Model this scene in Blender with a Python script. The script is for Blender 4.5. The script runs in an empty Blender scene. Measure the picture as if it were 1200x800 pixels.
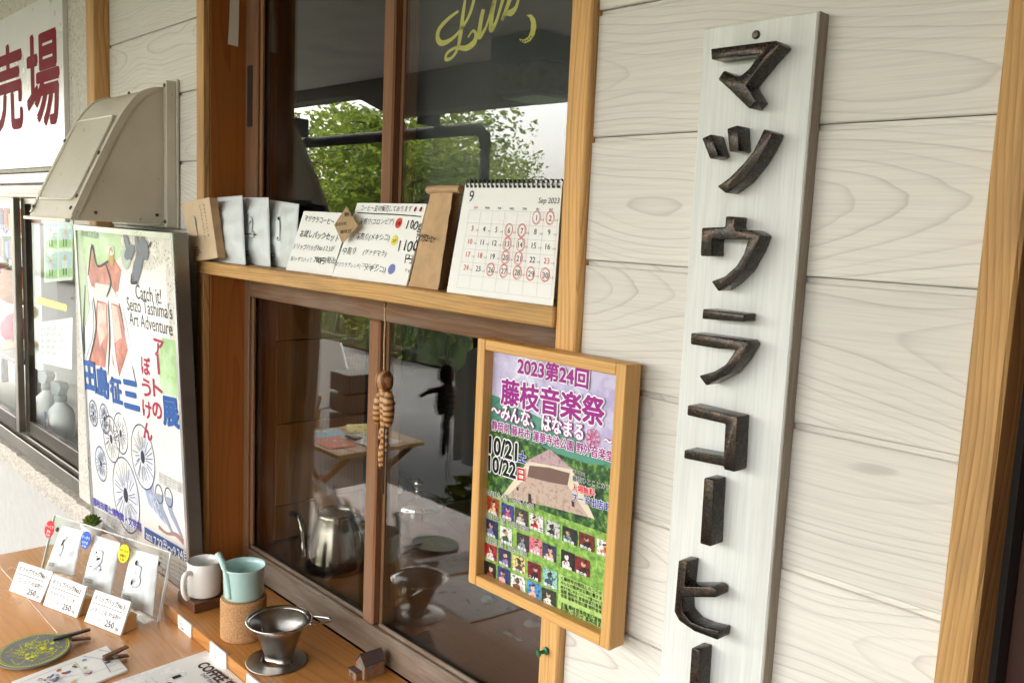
import bpy, bmesh, math, random
from mathutils import Vector, Matrix, noise
R = math.radians
SC = bpy.context.scene
COL = SC.collection
random.seed(7)

# ------------------------------------------------------------------ camera, sky, sun, exposure
F_PX, CAM_Z = 1035.3, 1.5
_yw, _pt, _rl = R(-46.594), R(7.276), R(-2.543)
FW = Vector((math.sin(_yw)*math.cos(_pt), math.cos(_yw)*math.cos(_pt), -math.sin(_pt)))
_r0 = Vector((math.cos(_yw), -math.sin(_yw), 0)); _d0 = FW.cross(_r0)
RT = _r0*math.cos(_rl) + _d0*math.sin(_rl)
DN = -_r0*math.sin(_rl) + _d0*math.cos(_rl)
CAM = Vector((0, 0, CAM_Z))
cam = bpy.data.cameras.new('camera'); camo = bpy.data.objects.new('camera', cam); COL.objects.link(camo)
cam.sensor_width = 36; cam.lens = F_PX/1200*36; cam.clip_start = .02; cam.clip_end = 500
camo.matrix_world = Matrix(((RT.x, -DN.x, -FW.x, 0), (RT.y, -DN.y, -FW.y, 0), (RT.z, -DN.z, -FW.z, CAM_Z), (0, 0, 0, 1)))
SC.camera = camo

SUN_EL, SUN_AZ = R(54), R(272)          # compass direction the light comes from: high, from the left and a little behind the shop
w = bpy.data.worlds.new('World'); SC.world = w; w.use_nodes = True
nt = w.node_tree; nt.nodes.clear()
sky = nt.nodes.new('ShaderNodeTexSky'); sky.sky_type = 'NISHITA'; sky.sun_disc = False
sky.sun_elevation = SUN_EL; sky.sun_rotation = SUN_AZ; sky.air_density = 1.0; sky.dust_density = 4.0; sky.ozone_density = 1.0
hs = nt.nodes.new('ShaderNodeHueSaturation'); hs.inputs['Saturation'].default_value = .2
bg = nt.nodes.new('ShaderNodeBackground'); bg.inputs['Strength'].default_value = .15
wo = nt.nodes.new('ShaderNodeOutputWorld')
nt.links.new(sky.outputs[0], hs.inputs['Color']); wm = nt.nodes.new('ShaderNodeMix'); wm.data_type = 'RGBA'; wm.blend_type = 'MULTIPLY'; wm.inputs[0].default_value = 1; wm.inputs[7].default_value = (1, .965, .925, 1)     # warm overcast
nt.links.new(hs.outputs[0], wm.inputs[6]); nt.links.new(wm.outputs[2], bg.inputs[0]); nt.links.new(bg.outputs[0], wo.inputs[0])
sl = bpy.data.lights.new('sun', 'SUN'); sl.energy = 1.4; sl.angle = R(18); sl.color = (1, .94, .86)
so = bpy.data.objects.new('sun', sl); COL.objects.link(so)
sdir = Vector((math.sin(SUN_AZ)*math.cos(SUN_EL), math.cos(SUN_AZ)*math.cos(SUN_EL), math.sin(SUN_EL)))
so.rotation_euler = sdir.to_track_quat('Z', 'Y').to_euler(); so.location = (0, 0, 20)
vs = SC.view_settings; vs.view_transform = 'Standard'; vs.look = 'None'; vs.gamma = 1; vs.exposure = 3.86; vs.use_curve_mapping = False
SC.cycles.max_bounces = 8; SC.cycles.transparent_max_bounces = 24; SC.cycles.glossy_bounces = 4; SC.cycles.diffuse_bounces = 3
SC.cycles.caustics_reflective = False; SC.cycles.caustics_refractive = False; SC.cycles.use_denoising = True
SC.cycles.sample_clamp_indirect = 8

# where a line of sight of the photograph meets a plane of the place (used to measure real positions)
def ray(px, py): return RT*((px-600)/F_PX) + DN*((py-400)/F_PX) + FW
def onY(px, py, y): v = ray(px, py); return CAM + v*(y/v.y)
def onX(px, py, x): v = ray(px, py); return CAM + v*(x/v.x)
def onZ(px, py, z): v = ray(px, py); return CAM + v*((z-CAM_Z)/v.z)

# ------------------------------------------------------------------ materials
def srgb(r, g, b):
    f = lambda c: (c/255/12.92 if c/255 <= .04045 else ((c/255+.055)/1.055)**2.4)
    return (f(r), f(g), f(b))
class NT:
    def __init__(s, name):
        s.m = bpy.data.materials.new(name); s.m.use_nodes = True; s.t = s.m.node_tree
        s.b = s.t.nodes['Principled BSDF']; s.out = s.t.nodes['Material Output']
    def n(s, typ, **kw):
        k = s.t.nodes.new('ShaderNode'+typ)
        for a, v in kw.items(): setattr(k, a, v)
        return k
    def put(s, sock, v):
        if v is None: return
        if isinstance(v, bpy.types.NodeSocket): s.t.links.new(v, sock)
        else: sock.default_value = (*v, 1) if isinstance(v, tuple) and len(v) == 3 and sock.type == 'RGBA' else v
    def math(s, op, a, b=None, c=None):
        k = s.n('Math', operation=op)
        for i, v in enumerate((a, b, c)): s.put(k.inputs[i], v)
        return k.outputs[0]
    def mix(s, f, a, b, blend='MIX'):
        k = s.n('Mix', data_type='RGBA', blend_type=blend)
        s.put(k.inputs[0], f); s.put(k.inputs[6], a); s.put(k.inputs[7], b)
        return k.outputs[2]
    def noise(s, vec, scale, det=3, rough=.55, dist=0):
        k = s.n('TexNoise'); s.put(k.inputs['Vector'], vec)
        k.inputs['Scale'].default_value = scale; k.inputs['Detail'].default_value = det
        k.inputs['Roughness'].default_value = rough; k.inputs['Distortion'].default_value = dist
        return k.outputs['Fac']
    def ramp(s, f, lo, hi, a=0., b=1.):
        k = s.n('MapRange'); k.interpolation_type = 'SMOOTHSTEP'
        s.put(k.inputs[0], f); k.inputs[1].default_value = lo; k.inputs[2].default_value = hi
        k.inputs[3].default_value = a; k.inputs[4].default_value = b
        return k.outputs[0]
    def xyz(s, x, y, z):
        k = s.n('CombineXYZ')
        for i, v in enumerate((x, y, z)): s.put(k.inputs[i], v)
        return k.outputs[0]
    def bump(s, h, strength=.2, dist=.002):
        k = s.n('Bump'); k.inputs['Strength'].default_value = strength; k.inputs['Distance'].default_value = dist
        s.put(k.inputs['Height'], h); s.t.links.new(k.outputs[0], s.b.inputs['Normal'])
    def coord(s):
        tc = s.n('TexCoord'); oi = s.n('ObjectInfo')
        k = s.n('VectorMath', operation='ADD'); s.t.links.new(tc.outputs['Object'], k.inputs[0])
        rv = s.xyz(s.math('MULTIPLY', oi.outputs['Random'], 37.), s.math('MULTIPLY', oi.outputs['Random'], 61.), s.math('MULTIPLY', oi.outputs['Random'], 83.))
        return tc.outputs['Object'], rv, oi.outputs['Random']

def pm(name, col, rough=.5, metal=0., var=.12, vscale=25., bump=.0, bscale=200., spec=.5, coat=0., spots=None):
    """plain surface: colour with uneven wear"""
    s = NT(name); o, rv, rnd = s.coord()
    k = s.n('VectorMath', operation='ADD'); s.t.links.new(o, k.inputs[0]); s.t.links.new(rv, k.inputs[1]); v = k.outputs[0]
    f = s.noise(v, vscale, 4, .6)
    dark = tuple(c*(1-var*1.6) for c in col); light = tuple(min(1, c*(1+var*.7)) for c in col)
    c = s.mix(s.ramp(f, .25, .75), dark, light)
    if spots: c = s.mix(s.ramp(s.noise(v, spots[1], 2, .5), spots[2], spots[2]+.06), c, spots[0])
    s.put(s.b.inputs['Base Color'], c)
    s.put(s.b.inputs['Roughness'], s.ramp(f, .2, .8, max(.02, rough-.06), min(1, rough+.06)))
    s.b.inputs['Metallic'].default_value = metal; s.b.inputs['Specular IOR Level'].default_value = spec
    s.b.inputs['Coat Weight'].default_value = coat
    if bump: s.bump(s.noise(v, bscale, 3, .6), bump, .002)
    return s.m

def wood(name, light, dark, axis='x', ring=.007, rough=.6, contrast=.75, depth=.035, wander=.05, fibre=.25, knots=.018, pw=3.0, bump=.25, coat=0., tone=.15, grey=None, gsize=2., speck=0.):
    """sawn timber: growth rings around a wandering log axis, so boards show straight grain, cathedrals and knots"""
    s = NT(name); o, rv, rnd = s.coord()
    sp = s.n('SeparateXYZ'); s.t.links.new(o, sp.inputs[0]); x, y, z = sp.outputs
    L, A, B = {'x': (x, z, y), 'z': (z, x, y), 'c': (x, y, z), 'y': (y, x, z)}[axis]
    seed = s.math('MULTIPLY', rnd, 91.)
    lo = s.math('ADD', L, seed)
    n1 = s.noise(s.xyz(lo, seed, 0.), 1.3, 2); n2 = s.noise(s.xyz(lo, 7.3, seed), .9, 2)
    cb = s.math('ADD', s.math('MULTIPLY', s.math('SUBTRACT', n1, .5), wander*3), depth)
    ca = s.math('MULTIPLY', s.math('SUBTRACT', n2, .5), wander*4)
    ca = s.math('ADD', ca, s.math('MULTIPLY', s.math('SUBTRACT', s.math('FRACT', s.math('MULTIPLY', rnd, 17.)), .5), .13))
    da = s.math('SUBTRACT', A, ca); db = s.math('ADD', B, cb)
    r = s.math('SQRT', s.math('ADD', s.math('MULTIPLY', da, da), s.math('MULTIPLY', db, db)))
    wob = s.noise(s.xyz(s.math('MULTIPLY', lo, 2.2), s.math('MULTIPLY', A, 14.), s.math('MULTIPLY', B, 14.)), 1., 3)
    r = s.math('ADD', r, s.math('MULTIPLY', wob, ring*2.2))
    vo = s.n('TexVoronoi'); s.put(vo.inputs['Vector'], s.xyz(s.math('MULTIPLY', lo, 1.7), s.math('MULTIPLY', s.math('ADD', A, seed), 3.5), 0.)); vo.inputs['Scale'].default_value = 1.
    kd = s.math('MULTIPLY', vo.outputs['Distance'], vo.outputs['Distance'])
    kn = s.math('POWER', 2.718, s.math('MULTIPLY', kd, -38.))
    r = s.math('ADD', r, s.math('MULTIPLY', kn, knots))
    fr = s.math('FRACT', s.math('DIVIDE', r, ring))
    line = s.math('MULTIPLY', s.math('POWER', fr, pw), s.ramp(fr, .93, 1., 1., .0))
    # ring strength changes from year to year
    yr = s.noise(s.xyz(s.math('FLOOR', s.math('DIVIDE', r, ring)), seed, 3.), .73, 1)
    line = s.math('MULTIPLY', line, s.ramp(yr, .3, .7, .35, 1.))
    fb = s.noise(s.xyz(s.math('MULTIPLY', lo, 9.), s.math('MULTIPLY', A, 420.), s.math('MULTIPLY', B, 420.)), 1., 3)
    c = s.mix(s.math('MULTIPLY', line, contrast), light, dark)
    c = s.mix(s.math('MULTIPLY', s.ramp(fb, .35, .75), fibre), c, dark)
    big = s.noise(s.xyz(s.math('MULTIPLY', lo, gsize), s.math('MULTIPLY', A, gsize*3), seed), 1., 3)
    c = s.mix(s.ramp(big, .3, .75, 0., tone), c, tuple(q*.55 for q in light))
    if grey: c = s.mix(s.ramp(s.noise(s.xyz(s.math('MULTIPLY', lo, 5.), s.math('MULTIPLY', A, 30.), s.math('MULTIPLY', B, 30.)), 1., 4), .42, .72, 0., grey[1]), c, grey[0])
    if speck:        # nail holes and flecks
        sv = s.n('TexVoronoi'); s.put(sv.inputs['Vector'], s.xyz(lo, A, s.math('ADD', B, seed))); sv.inputs['Scale'].default_value = 16.
        pick = s.n('SeparateColor'); s.t.links.new(sv.outputs['Color'], pick.inputs[0])
        c = s.mix(s.math('MULTIPLY', s.ramp(sv.outputs['Distance'], .014, .034, 1., 0.), s.ramp(pick.outputs[0], 1-speck, 1-speck+.02)), c, tuple(q*.12 for q in light))
    hsn = s.n('HueSaturation'); s.put(hsn.inputs['Color'], c)
    s.put(hsn.inputs['Value'], s.ramp(s.math('FRACT', s.math('MULTIPLY', rnd, 7.7)), 0., 1., 1-tone*.6, 1+tone*.5))
    s.put(s.b.inputs['Base Color'], hsn.outputs[0])
    s.put(s.b.inputs['Roughness'], s.math('ADD', s.math('MULTIPLY', line, .12), rough))
    s.b.inputs['Coat Weight'].default_value = coat; s.b.inputs['Coat Roughness'].default_value = .25
    s.b.inputs['Specular IOR Level'].default_value = .35
    s.bump(s.math('ADD', s.math('MULTIPLY', line, -1.), s.math('MULTIPLY', fb, .6)), bump, .0012)
    return s.m

def glass(name, tint=(1, 1, 1), rough=0., dirt=.02, f0=.05, pw=4.6):
    """clear sheet: mirror share by angle on each face, the rest passes straight through"""
    s = NT(name); s.t.nodes.remove(s.b)
    lw = s.n('LayerWeight'); lw.inputs['Blend'].default_value = .5
    p5 = s.math('POWER', lw.outputs['Facing'], pw)
    f = s.math('MULTIPLY_ADD', p5, 1-f0, f0)
    tr = s.n('BsdfTransparent'); tr.inputs[0].default_value = (*tint, 1)
    gl = s.n('BsdfGlossy'); gl.inputs['Roughness'].default_value = rough; gl.inputs[0].default_value = (1, 1, 1, 1)
    mx = s.n('MixShader'); s.t.links.new(f, mx.inputs[0]); s.t.links.new(tr.outputs[0], mx.inputs[1]); s.t.links.new(gl.outputs[0], mx.inputs[2])
    tc = s.n('TexCoord'); df = s.n('BsdfDiffuse'); df.inputs[0].default_value = (.7, .7, .68, 1)
    d = s.ramp(s.noise(tc.outputs['Object'], 6., 5, .7), .45, .8, 0., dirt)
    m2 = s.n('MixShader'); s.t.links.new(d, m2.inputs[0]); s.t.links.new(mx.outputs[0], m2.inputs[1]); s.t.links.new(df.outputs[0], m2.inputs[2])
    s.t.links.new(m2.outputs[0], s.out.inputs[0])
    return s.m

INK = {}
def ink(c, rough=.55):
    """printing ink of one colour"""
    if c not in INK: INK[c] = pm('ink_%d_%d_%d' % c, srgb(*c), rough, var=.05, vscale=60, spec=.3)
    return INK[c]

# ------------------------------------------------------------------ mesh helpers
def wl(o):
    v = Vector((0, 0, 0))
    while o: v += o.location; o = o.parent
    return v
def obj(name, V, Fc, mat, parent=None, smooth=False, mi=None, center=True):
    V = [Vector(v) for v in V]
    if center:
        lo = Vector([min(v[i] for v in V) for i in range(3)]); hi = Vector([max(v[i] for v in V) for i in range(3)]); c = (lo+hi)/2
    else: c = Vector((0, 0, 0))
    me = bpy.data.meshes.new(name); me.from_pydata([v-c for v in V], [], Fc)
    for m in (mat if isinstance(mat, (list, tuple)) else [mat]): me.materials.append(m)
    if mi: me.polygons.foreach_set('material_index', mi)
    if smooth: me.polygons.foreach_set('use_smooth', [True]*len(me.polygons))
    me.update()
    o = bpy.data.objects.new(name, me); COL.objects.link(o)
    if parent: o.parent = parent; o.location = c - wl(parent)
    else: o.location = c
    return o
def tag(o, label=None, cat=None, group=None, kind=None):
    if label: o['label'] = label
    if cat: o['category'] = cat
    if group: o['group'] = group
    if kind: o['kind'] = kind
    return o
def thing(name, label, cat, loc, group=None):
    o = bpy.data.objects.new(name, None); COL.objects.link(o); o.location = loc; o.empty_display_size = .05
    return tag(o, label, cat, group)
def bmgeo(bm):
    bm.verts.ensure_lookup_table(); bm.verts.index_update()
    V = [v.co.copy() for v in bm.verts]; Fc = [[v.index for v in f.verts] for f in bm.faces]; bm.free(); return V, Fc
def boxgeo(x0, x1, y0, y1, z0, z1, bev=0., seg=1):
    bm = bmesh.new()
    vs_ = [bm.verts.new((x, y, z)) for x in (x0, x1) for y in (y0, y1) for z in (z0, z1)]
    for q in ((0, 1, 3, 2), (4, 6, 7, 5), (0, 4, 5, 1), (2, 3, 7, 6), (0, 2, 6, 4), (1, 5, 7, 3)): bm.faces.new([vs_[i] for i in q])
    if bev: bmesh.ops.bevel(bm, geom=bm.edges[:], offset=bev, segments=seg, affect='EDGES', profile=.5)
    return bmgeo(bm)
def box(name, x0, x1, y0, y1, z0, z1, mat, parent=None, bev=.0015, seg=1):
    V, Fc = boxgeo(min(x0, x1), max(x0, x1), min(y0, y1), max(y0, y1), min(z0, z1), max(z0, z1), bev, seg)
    return obj(name, V, Fc, mat, parent)
def join(*gs):
    V, Fc = [], []
    for v, f in gs:
        n = len(V); V += v; Fc += [[i+n for i in q] for q in f]
    return V, Fc
def xf(g, M): return [M @ Vector(v) for v in g[0]], g[1]
def lathegeo(prof, c=(0, 0, 0), seg=40, close=False):
    V, Fc = [], []; n = len(prof)
    for i in range(seg):
        a = 2*math.pi*i/seg
        for r, z in prof: V.append(Vector((c[0]+r*math.cos(a), c[1]+r*math.sin(a), c[2]+z)))
    for i in range(seg):
        j = (i+1) % seg
        for k in range(n-1 if not close else n):
            l = (k+1) % n
            Fc.append([i*n+k, j*n+k, j*n+l, i*n+l])
    for k in (0, n-1):
        if not close and prof[k][0] > 1e-5: Fc.append([i*n+k for i in range(seg)])
    return V, Fc
def tubegeo(pts, rad, seg=10, cap=True):
    pts = [Vector(p) for p in pts]; n = len(pts)
    rad = rad if isinstance(rad, (list, tuple)) else [rad]*n
    V, Fc = [], []; prev = None
    for i, p in enumerate(pts):
        t = (pts[min(i+1, n-1)]-pts[max(i-1, 0)]).normalized()
        if prev is None: u = t.orthogonal().normalized()
        else: u = (prev-t*prev.dot(t)).normalized()
        prev = u; b = t.cross(u)
        for k in range(seg):
            a = 2*math.pi*k/seg; V.append(p+(u*math.cos(a)+b*math.sin(a))*rad[i])
    for i in range(n-1):
        for k in range(seg): Fc.append([i*seg+k, i*seg+(k+1) % seg, (i+1)*seg+(k+1) % seg, (i+1)*seg+k])
    if cap: Fc.append(list(range(seg))[::-1]); Fc.append([(n-1)*seg+k for k in range(seg)])
    return V, Fc
def curve(pts, n=6):
    """smooth path through points"""
    P = [Vector(p) for p in pts]; out = []
    for i in range(len(P)-1):
        a, b, c, d = P[max(i-1, 0)], P[i], P[i+1], P[min(i+2, len(P)-1)]
        for k in range(n):
            t = k/n; out.append(.5*((2*b)+(c-a)*t+(2*a-5*b+4*c-d)*t*t+(3*b-a-3*c+d)*t**3))
    return out+[P[-1]]
def prismgeo(front, back, bev=0., seg=2):
    """solid between two outlines with the same number of points"""
    bm = bmesh.new(); a = [bm.verts.new(v) for v in front]; b = [bm.verts.new(v) for v in back]; n = len(a)
    bm.faces.new(a); bm.faces.new(b[::-1])
    for i in range(n): bm.faces.new((a[i], b[i], b[(i+1) % n], a[(i+1) % n]))
    bmesh.ops.recalc_face_normals(bm, faces=bm.faces[:])
    if bev: bmesh.ops.bevel(bm, geom=bm.edges[:], offset=bev, segments=seg, affect='EDGES', profile=.5, clamp_overlap=True)
    return bmgeo(bm)

# ------------------------------------------------------------------ printed sheets
TC = {}
def textgeo(s, bold=0.):
    k = (s, round(bold, 4))
    if k not in TC:
        c = bpy.data.curves.new('t', 'FONT'); c.body = s; c.size = 1; c.offset = bold; c.resolution_u = 3
        o = bpy.data.objects.new('t', c); me = o.to_mesh()
        TC[k] = ([(v.co.x, v.co.y) for v in me.vertices], [list(p.vertices) for p in me.polygons])
        o.to_mesh_clear(); bpy.data.objects.remove(o); bpy.data.curves.remove(c)
    return TC[k]
class Quad:
    """a flat or gently curved sheet: s runs left to right, t bottom to top, h stands off the face"""
    def __init__(s, BL, BR, TR, TL, hf=None):
        s.c = [Vector(p) for p in (BL, BR, TR, TL)]; s.hf = hf
        s.u = ((s.c[1]-s.c[0])+(s.c[2]-s.c[3]))/2; s.v = ((s.c[3]-s.c[0])+(s.c[2]-s.c[1]))/2
        s.n = s.u.cross(s.v).normalized(); s.W = s.u.length; s.H = s.v.length
    def p(s, a, b, h=0.):
        if s.hf: h = h + s.hf(a, b)
        A, B, C, D = s.c
        return A*(1-a)*(1-b)+B*a*(1-b)+C*a*b+D*(1-a)*b + s.n*h
    def inv(s, px, py):
        v = ray(px, py); o = sum(s.c, Vector())/4
        q = CAM + v*((o-CAM).dot(s.n)/v.dot(s.n)) - s.c[0]
        uu, uv, vv = s.u.dot(s.u), s.u.dot(s.v), s.v.dot(s.v); d = uu*vv-uv*uv
        a, b = q.dot(s.u), q.dot(s.v)
        return ((a*vv-b*uv)/d, (b*uu-a*uv)/d)
class Print:
    def __init__(s, quad): s.q = quad; s.V = []; s.F = []; s.mi = []; s.m = []
    def mat(s, m):
        m = m if isinstance(m, bpy.types.Material) else ink(m)
        if m not in s.m: s.m.append(m)
        return s.m.index(m)
    def add(s, st, faces, m, layer):
        n = len(s.V); h = .0003+.00022*layer; k = s.mat(m)
        s.V += [s.q.p(a, b, h) for a, b in st]
        for f in faces: s.F.append([i+n for i in f]); s.mi.append(k)
    def poly(s, st, m, layer=0):
        for ax, lim, sg in ((0, .0, 1), (0, 1., -1), (1, .0, 1), (1, 1., -1)):     # keep the printing on the sheet
            out = []
            for i in range(len(st)):
                a, b = st[i-1], st[i]; ia, ib = (a[ax]-lim)*sg >= 0, (b[ax]-lim)*sg >= 0
                if ia != ib: t = (lim-a[ax])/(b[ax]-a[ax]); out.append((a[0]+(b[0]-a[0])*t, a[1]+(b[1]-a[1])*t))
                if ib: out.append(b)
            st = out
            if len(st) < 3: return
        s.add(st, [list(range(len(st)))], m, layer)
    def px(s, pts, m, layer=0): s.poly([s.q.inv(*p) for p in pts], m, layer)
    def rect(s, a0, b0, a1, b1, m, layer=0): s.poly([(a0, b0), (a1, b0), (a1, b1), (a0, b1)], m, layer)
    def disc(s, a, b, rx, ry, m, layer=0, n=24, rot=0.):
        """radii in metres"""
        P = []
        for i in range(n):
            t = 2*math.pi*i/n; x, y = rx*math.cos(t), ry*math.sin(t)
            P.append((a+(x*math.cos(rot)-y*math.sin(rot))/s.q.W, b+(x*math.sin(rot)+y*math.cos(rot))/s.q.H))
        s.poly(P, m, layer)
    def ring(s, a, b, rx, ry, wd, m, layer=0, n=28):
        P = []
        for k in (0, 1):
            for i in range(n):
                t = 2*math.pi*i/n; P.append((a+(rx-wd*k)*math.cos(t)/s.q.W, b+(ry-wd*k)*math.sin(t)/s.q.H))
        s.add(P, [[i, (i+1) % n, n+(i+1) % n, n+i] for i in range(n)], m, layer)
    def stroke(s, st, wd, m, layer=0, sm=5):
        """brush line, width in metres (one value or one per point)"""
        W, H = s.q.W, s.q.H; P = [Vector((a*W, b*H, 0)) for a, b in st]
        wd = wd if isinstance(wd, (list, tuple)) else [wd]*len(P)
        Q = curve([(p.x, p.y, w_) for p, w_ in zip(P, wd)], sm) if sm > 1 else [Vector((p.x, p.y, w_)) for p, w_ in zip(P, wd)]
        L, Rr = [], []
        for i, p in enumerate(Q):
            t = Q[min(i+1, len(Q)-1)]-Q[max(i-1, 0)]; t.z = 0
            t = t.normalized() if t.length > 1e-9 else Vector((1, 0, 0)); n = Vector((-t.y, t.x, 0))
            L.append((p+n*p.z/2)); Rr.append((p-n*p.z/2))
        k = len(Q); P2 = [(v.x/W, v.y/H) for v in L+Rr]
        s.add(P2, [[i, k+i, k+i+1, i+1] for i in range(k-1)], m, layer)
    def text(s, st, a0, b0, size, m, bold=0., layer=1, wide=None, rot=0., hand=0., align='l', shear=0.):
        """size in metres; wide = the length the line has to fill in metres"""
        V, Fc = textgeo(st)
        if not V: return
        x0 = min(v[0] for v in V); x1 = max(v[0] for v in V)
        kx = size if wide is None else wide/(x1-x0)
        off = 0 if align == 'l' else (x1-x0)*kx*(.5 if align == 'c' else 1)
        ca, sa = math.cos(rot), math.sin(rot); P = []
        for x, y in V:
            X, Y_ = (x-x0)*kx-off+shear*y*size, y*size
            if hand: X += hand*size*math.sin(x*7.1+y*3+b0*50); Y_ += hand*size*math.sin(x*4.7+b0*90)+hand*size*.6*math.sin(y*9+x*11)
            P.append((a0+(X*ca-Y_*sa)/s.q.W, b0+(X*sa+Y_*ca)/s.q.H))
        if bold <= .004: s.add(P, Fc, m, layer); return
        nn = 5 if bold < .03 else 8 if bold < .06 else 12      # heavier weight: the stroke swept round a small circle
        for k in range(nn):
            t = 2*math.pi*k/nn; dx, dy = bold*size*math.cos(t)/s.q.W, bold*size*math.sin(t)/s.q.H
            s.add([(a+dx, b+dy) for a, b in P], Fc, m, layer+.1*k)
        s.add(P, Fc, m, layer+.1*nn)
    def tpx(s, st, p0, p1, m, size=None, bold=0., layer=1, hk=1., **kw):
        """a line of lettering running from one sighted point to another"""
        a, b = s.q.inv(*p0), s.q.inv(*p1); dx, dy = (b[0]-a[0])*s.q.W, (b[1]-a[1])*s.q.H
        L = math.hypot(dx, dy)
        if size is None:
            V, _ = textgeo(st); size = L/(max(v[0] for v in V)-min(v[0] for v in V))*hk
        s.text(st, a[0], a[1], size, m, bold, layer, wide=L, rot=math.atan2(dy, dx), **kw)
    def build(s, name, parent):
        if s.V: return tag(obj(name, s.V, s.F, s.m, parent, mi=s.mi), kind='stuff')
def slab(name, q, th, mat, parent=None, nx=1, ny=1):
    """sheet with thickness following a Quad"""
    V, Fc = [], []
    for k in (0, 1):
        for j in range(ny+1):
            for i in range(nx+1): V.append(q.p(i/nx, j/ny, -th*k))
    N = (nx+1)*(ny+1)
    for j in range(ny):
        for i in range(nx):
            a = j*(nx+1)+i; Fc.append([a, a+1, a+nx+2, a+nx+1]); Fc.append([N+a, N+a+nx+1, N+a+nx+2, N+a+1])
    E = [(j*(nx+1), (j+1)*(nx+1)) for j in range(ny)]+[((j+1)*(nx+1)+nx, j*(nx+1)+nx) for j in range(ny)]+[(i+1, i) for i in range(nx)]+[(ny*(nx+1)+i, ny*(nx+1)+i+1) for i in range(nx)]
    for a, b in E: Fc.append([a, b, N+b, N+a])
    return obj(name, V, Fc, mat, parent)
def pillow(name, q, th, mat, parent=None, nx=24, ny=30):
    """filled pouch with flat sealed edges; sets q.hf so printing follows the front"""
    ph = random.uniform(0, 9)
    def hf(a, b):
        e = max(0, 1-abs(2*a-1)**3)*max(0, 1-abs(2*(min(max(b, .06), .94)-.06)/.88-1)**3)
        return th*e + .0016*math.sin(a*13+b*7+ph)*e + .0011*math.sin(b*23-a*9+ph*2)*min(1, e*2) + .0007*math.sin(a*31+ph)*min(1, e*3)
    V, Fc = [], []
    for k in (1, -1):
        for j in range(ny+1):
            for i in range(nx+1): V.append(q.p(i/nx, j/ny, k*hf(i/nx, j/ny)+k*.0004))
    N = (nx+1)*(ny+1)
    for j in range(ny):
        for i in range(nx):
            a = j*(nx+1)+i; Fc.append([a, a+1, a+nx+2, a+nx+1]); Fc.append([N+a, N+a+nx+1, N+a+nx+2, N+a+1])
    E = [(j*(nx+1), (j+1)*(nx+1)) for j in range(ny)]+[((j+1)*(nx+1)+nx, j*(nx+1)+nx) for j in range(ny)]+[(i+1, i) for i in range(nx)]+[(ny*(nx+1)+i, ny*(nx+1)+i+1) for i in range(nx)]
    for a, b in E: Fc.append([a, b, N+b, N+a])
    o = obj(name, V, Fc, mat, parent, smooth=True); q.hf = lambda a, b: hf(a, b)+.0010
    return o
# ------------------------------------------------------------------ material set
M = {}
M['clad'] = wood('whitewashed_board', srgb(230, 225, 215), srgb(136, 121, 120), 'x', ring=.0068, rough=.62, contrast=.72, speck=.12, depth=.05, wander=.06, fibre=.16, knots=.013, pw=9., bump=.2, tone=.12, gsize=1.2)
M['trim'] = wood('weathered_cedar_trim', srgb(228, 178, 112), srgb(150, 98, 46), 'z', speck=.10, ring=.0055, rough=.6, contrast=.75, depth=.04, wander=.035, fibre=.3, knots=.010, pw=2.4, bump=.5, tone=.34, grey=(srgb(150, 120, 84), .5))
M['trim_x'] = wood('weathered_cedar_shelf', srgb(228, 180, 112), srgb(152, 100, 48), 'x', speck=.12, ring=.0045, rough=.6, contrast=.75, depth=.06, wander=.02, fibre=.3, knots=.004, pw=2., bump=.5, tone=.2, grey=(srgb(120, 100, 74), .45))
M['jamb'] = wood('stained_cedar_jamb', srgb(172, 104, 44), srgb(108, 56, 18), 'z', ring=.010, rough=.5, contrast=.8, depth=.03, wander=.03, fibre=.18, knots=.01, pw=3.5, bump=.15, tone=.25)
M['sash'] = wood('brown_sash_wood', srgb(142, 98, 64), srgb(84, 54, 32), 'z', ring=.004, rough=.6, contrast=.6, fibre=.45, knots=.0, wander=.01, bump=.5, tone=.3, grey=(srgb(120, 104, 90), .35))
M['sash_x'] = wood('brown_sash_rail', srgb(136, 98, 68), srgb(84, 58, 40), 'x', ring=.004, rough=.65, contrast=.6, fibre=.45, knots=.0, wander=.01, bump=.5, tone=.3, grey=(srgb(140, 126, 112), .5))
M['sill_x'] = wood('weathered_grey_rail', srgb(140, 118, 98), srgb(92, 74, 58), 'x', ring=.004, rough=.7, contrast=.5, fibre=.5, knots=.0, wander=.01, bump=.6, tone=.3, grey=(srgb(172, 160, 146), .6))
M['plaster_in'] = wood('inside_cedar_board', srgb(168, 112, 58), srgb(120, 72, 32), 'z', ring=.009, rough=.55, contrast=.7, fibre=.2, knots=.02, bump=.1, tone=.25)
M['counter'] = wood('varnished_pine_counter', srgb(224, 160, 94), srgb(164, 98, 44), 'c', ring=.010, rough=.22, contrast=.6, depth=.03, wander=.05, fibre=.15, knots=.02, pw=3., bump=.06, coat=.6, tone=.2)
M['step'] = wood('varnished_cedar_step', srgb(214, 146, 74), srgb(138, 76, 28), 'c', ring=.008, rough=.34, contrast=.7, depth=.03, wander=.05, fibre=.18, knots=.012, pw=3., bump=.08, coat=.25, tone=.2)
M['oak'] = wood('oak_frame_wood', srgb(222, 172, 104), srgb(168, 116, 58), 'z', ring=.0035, rough=.45, contrast=.45, fibre=.35, knots=0., wander=.01, bump=.15, tone=.12)
M['oak_x'] = wood('oak_frame_wood_rail', srgb(222, 172, 104), srgb(168, 116, 58), 'x', ring=.0035, rough=.45, contrast=.45, fibre=.35, knots=0., wander=.01, bump=.15, tone=.12)
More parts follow.
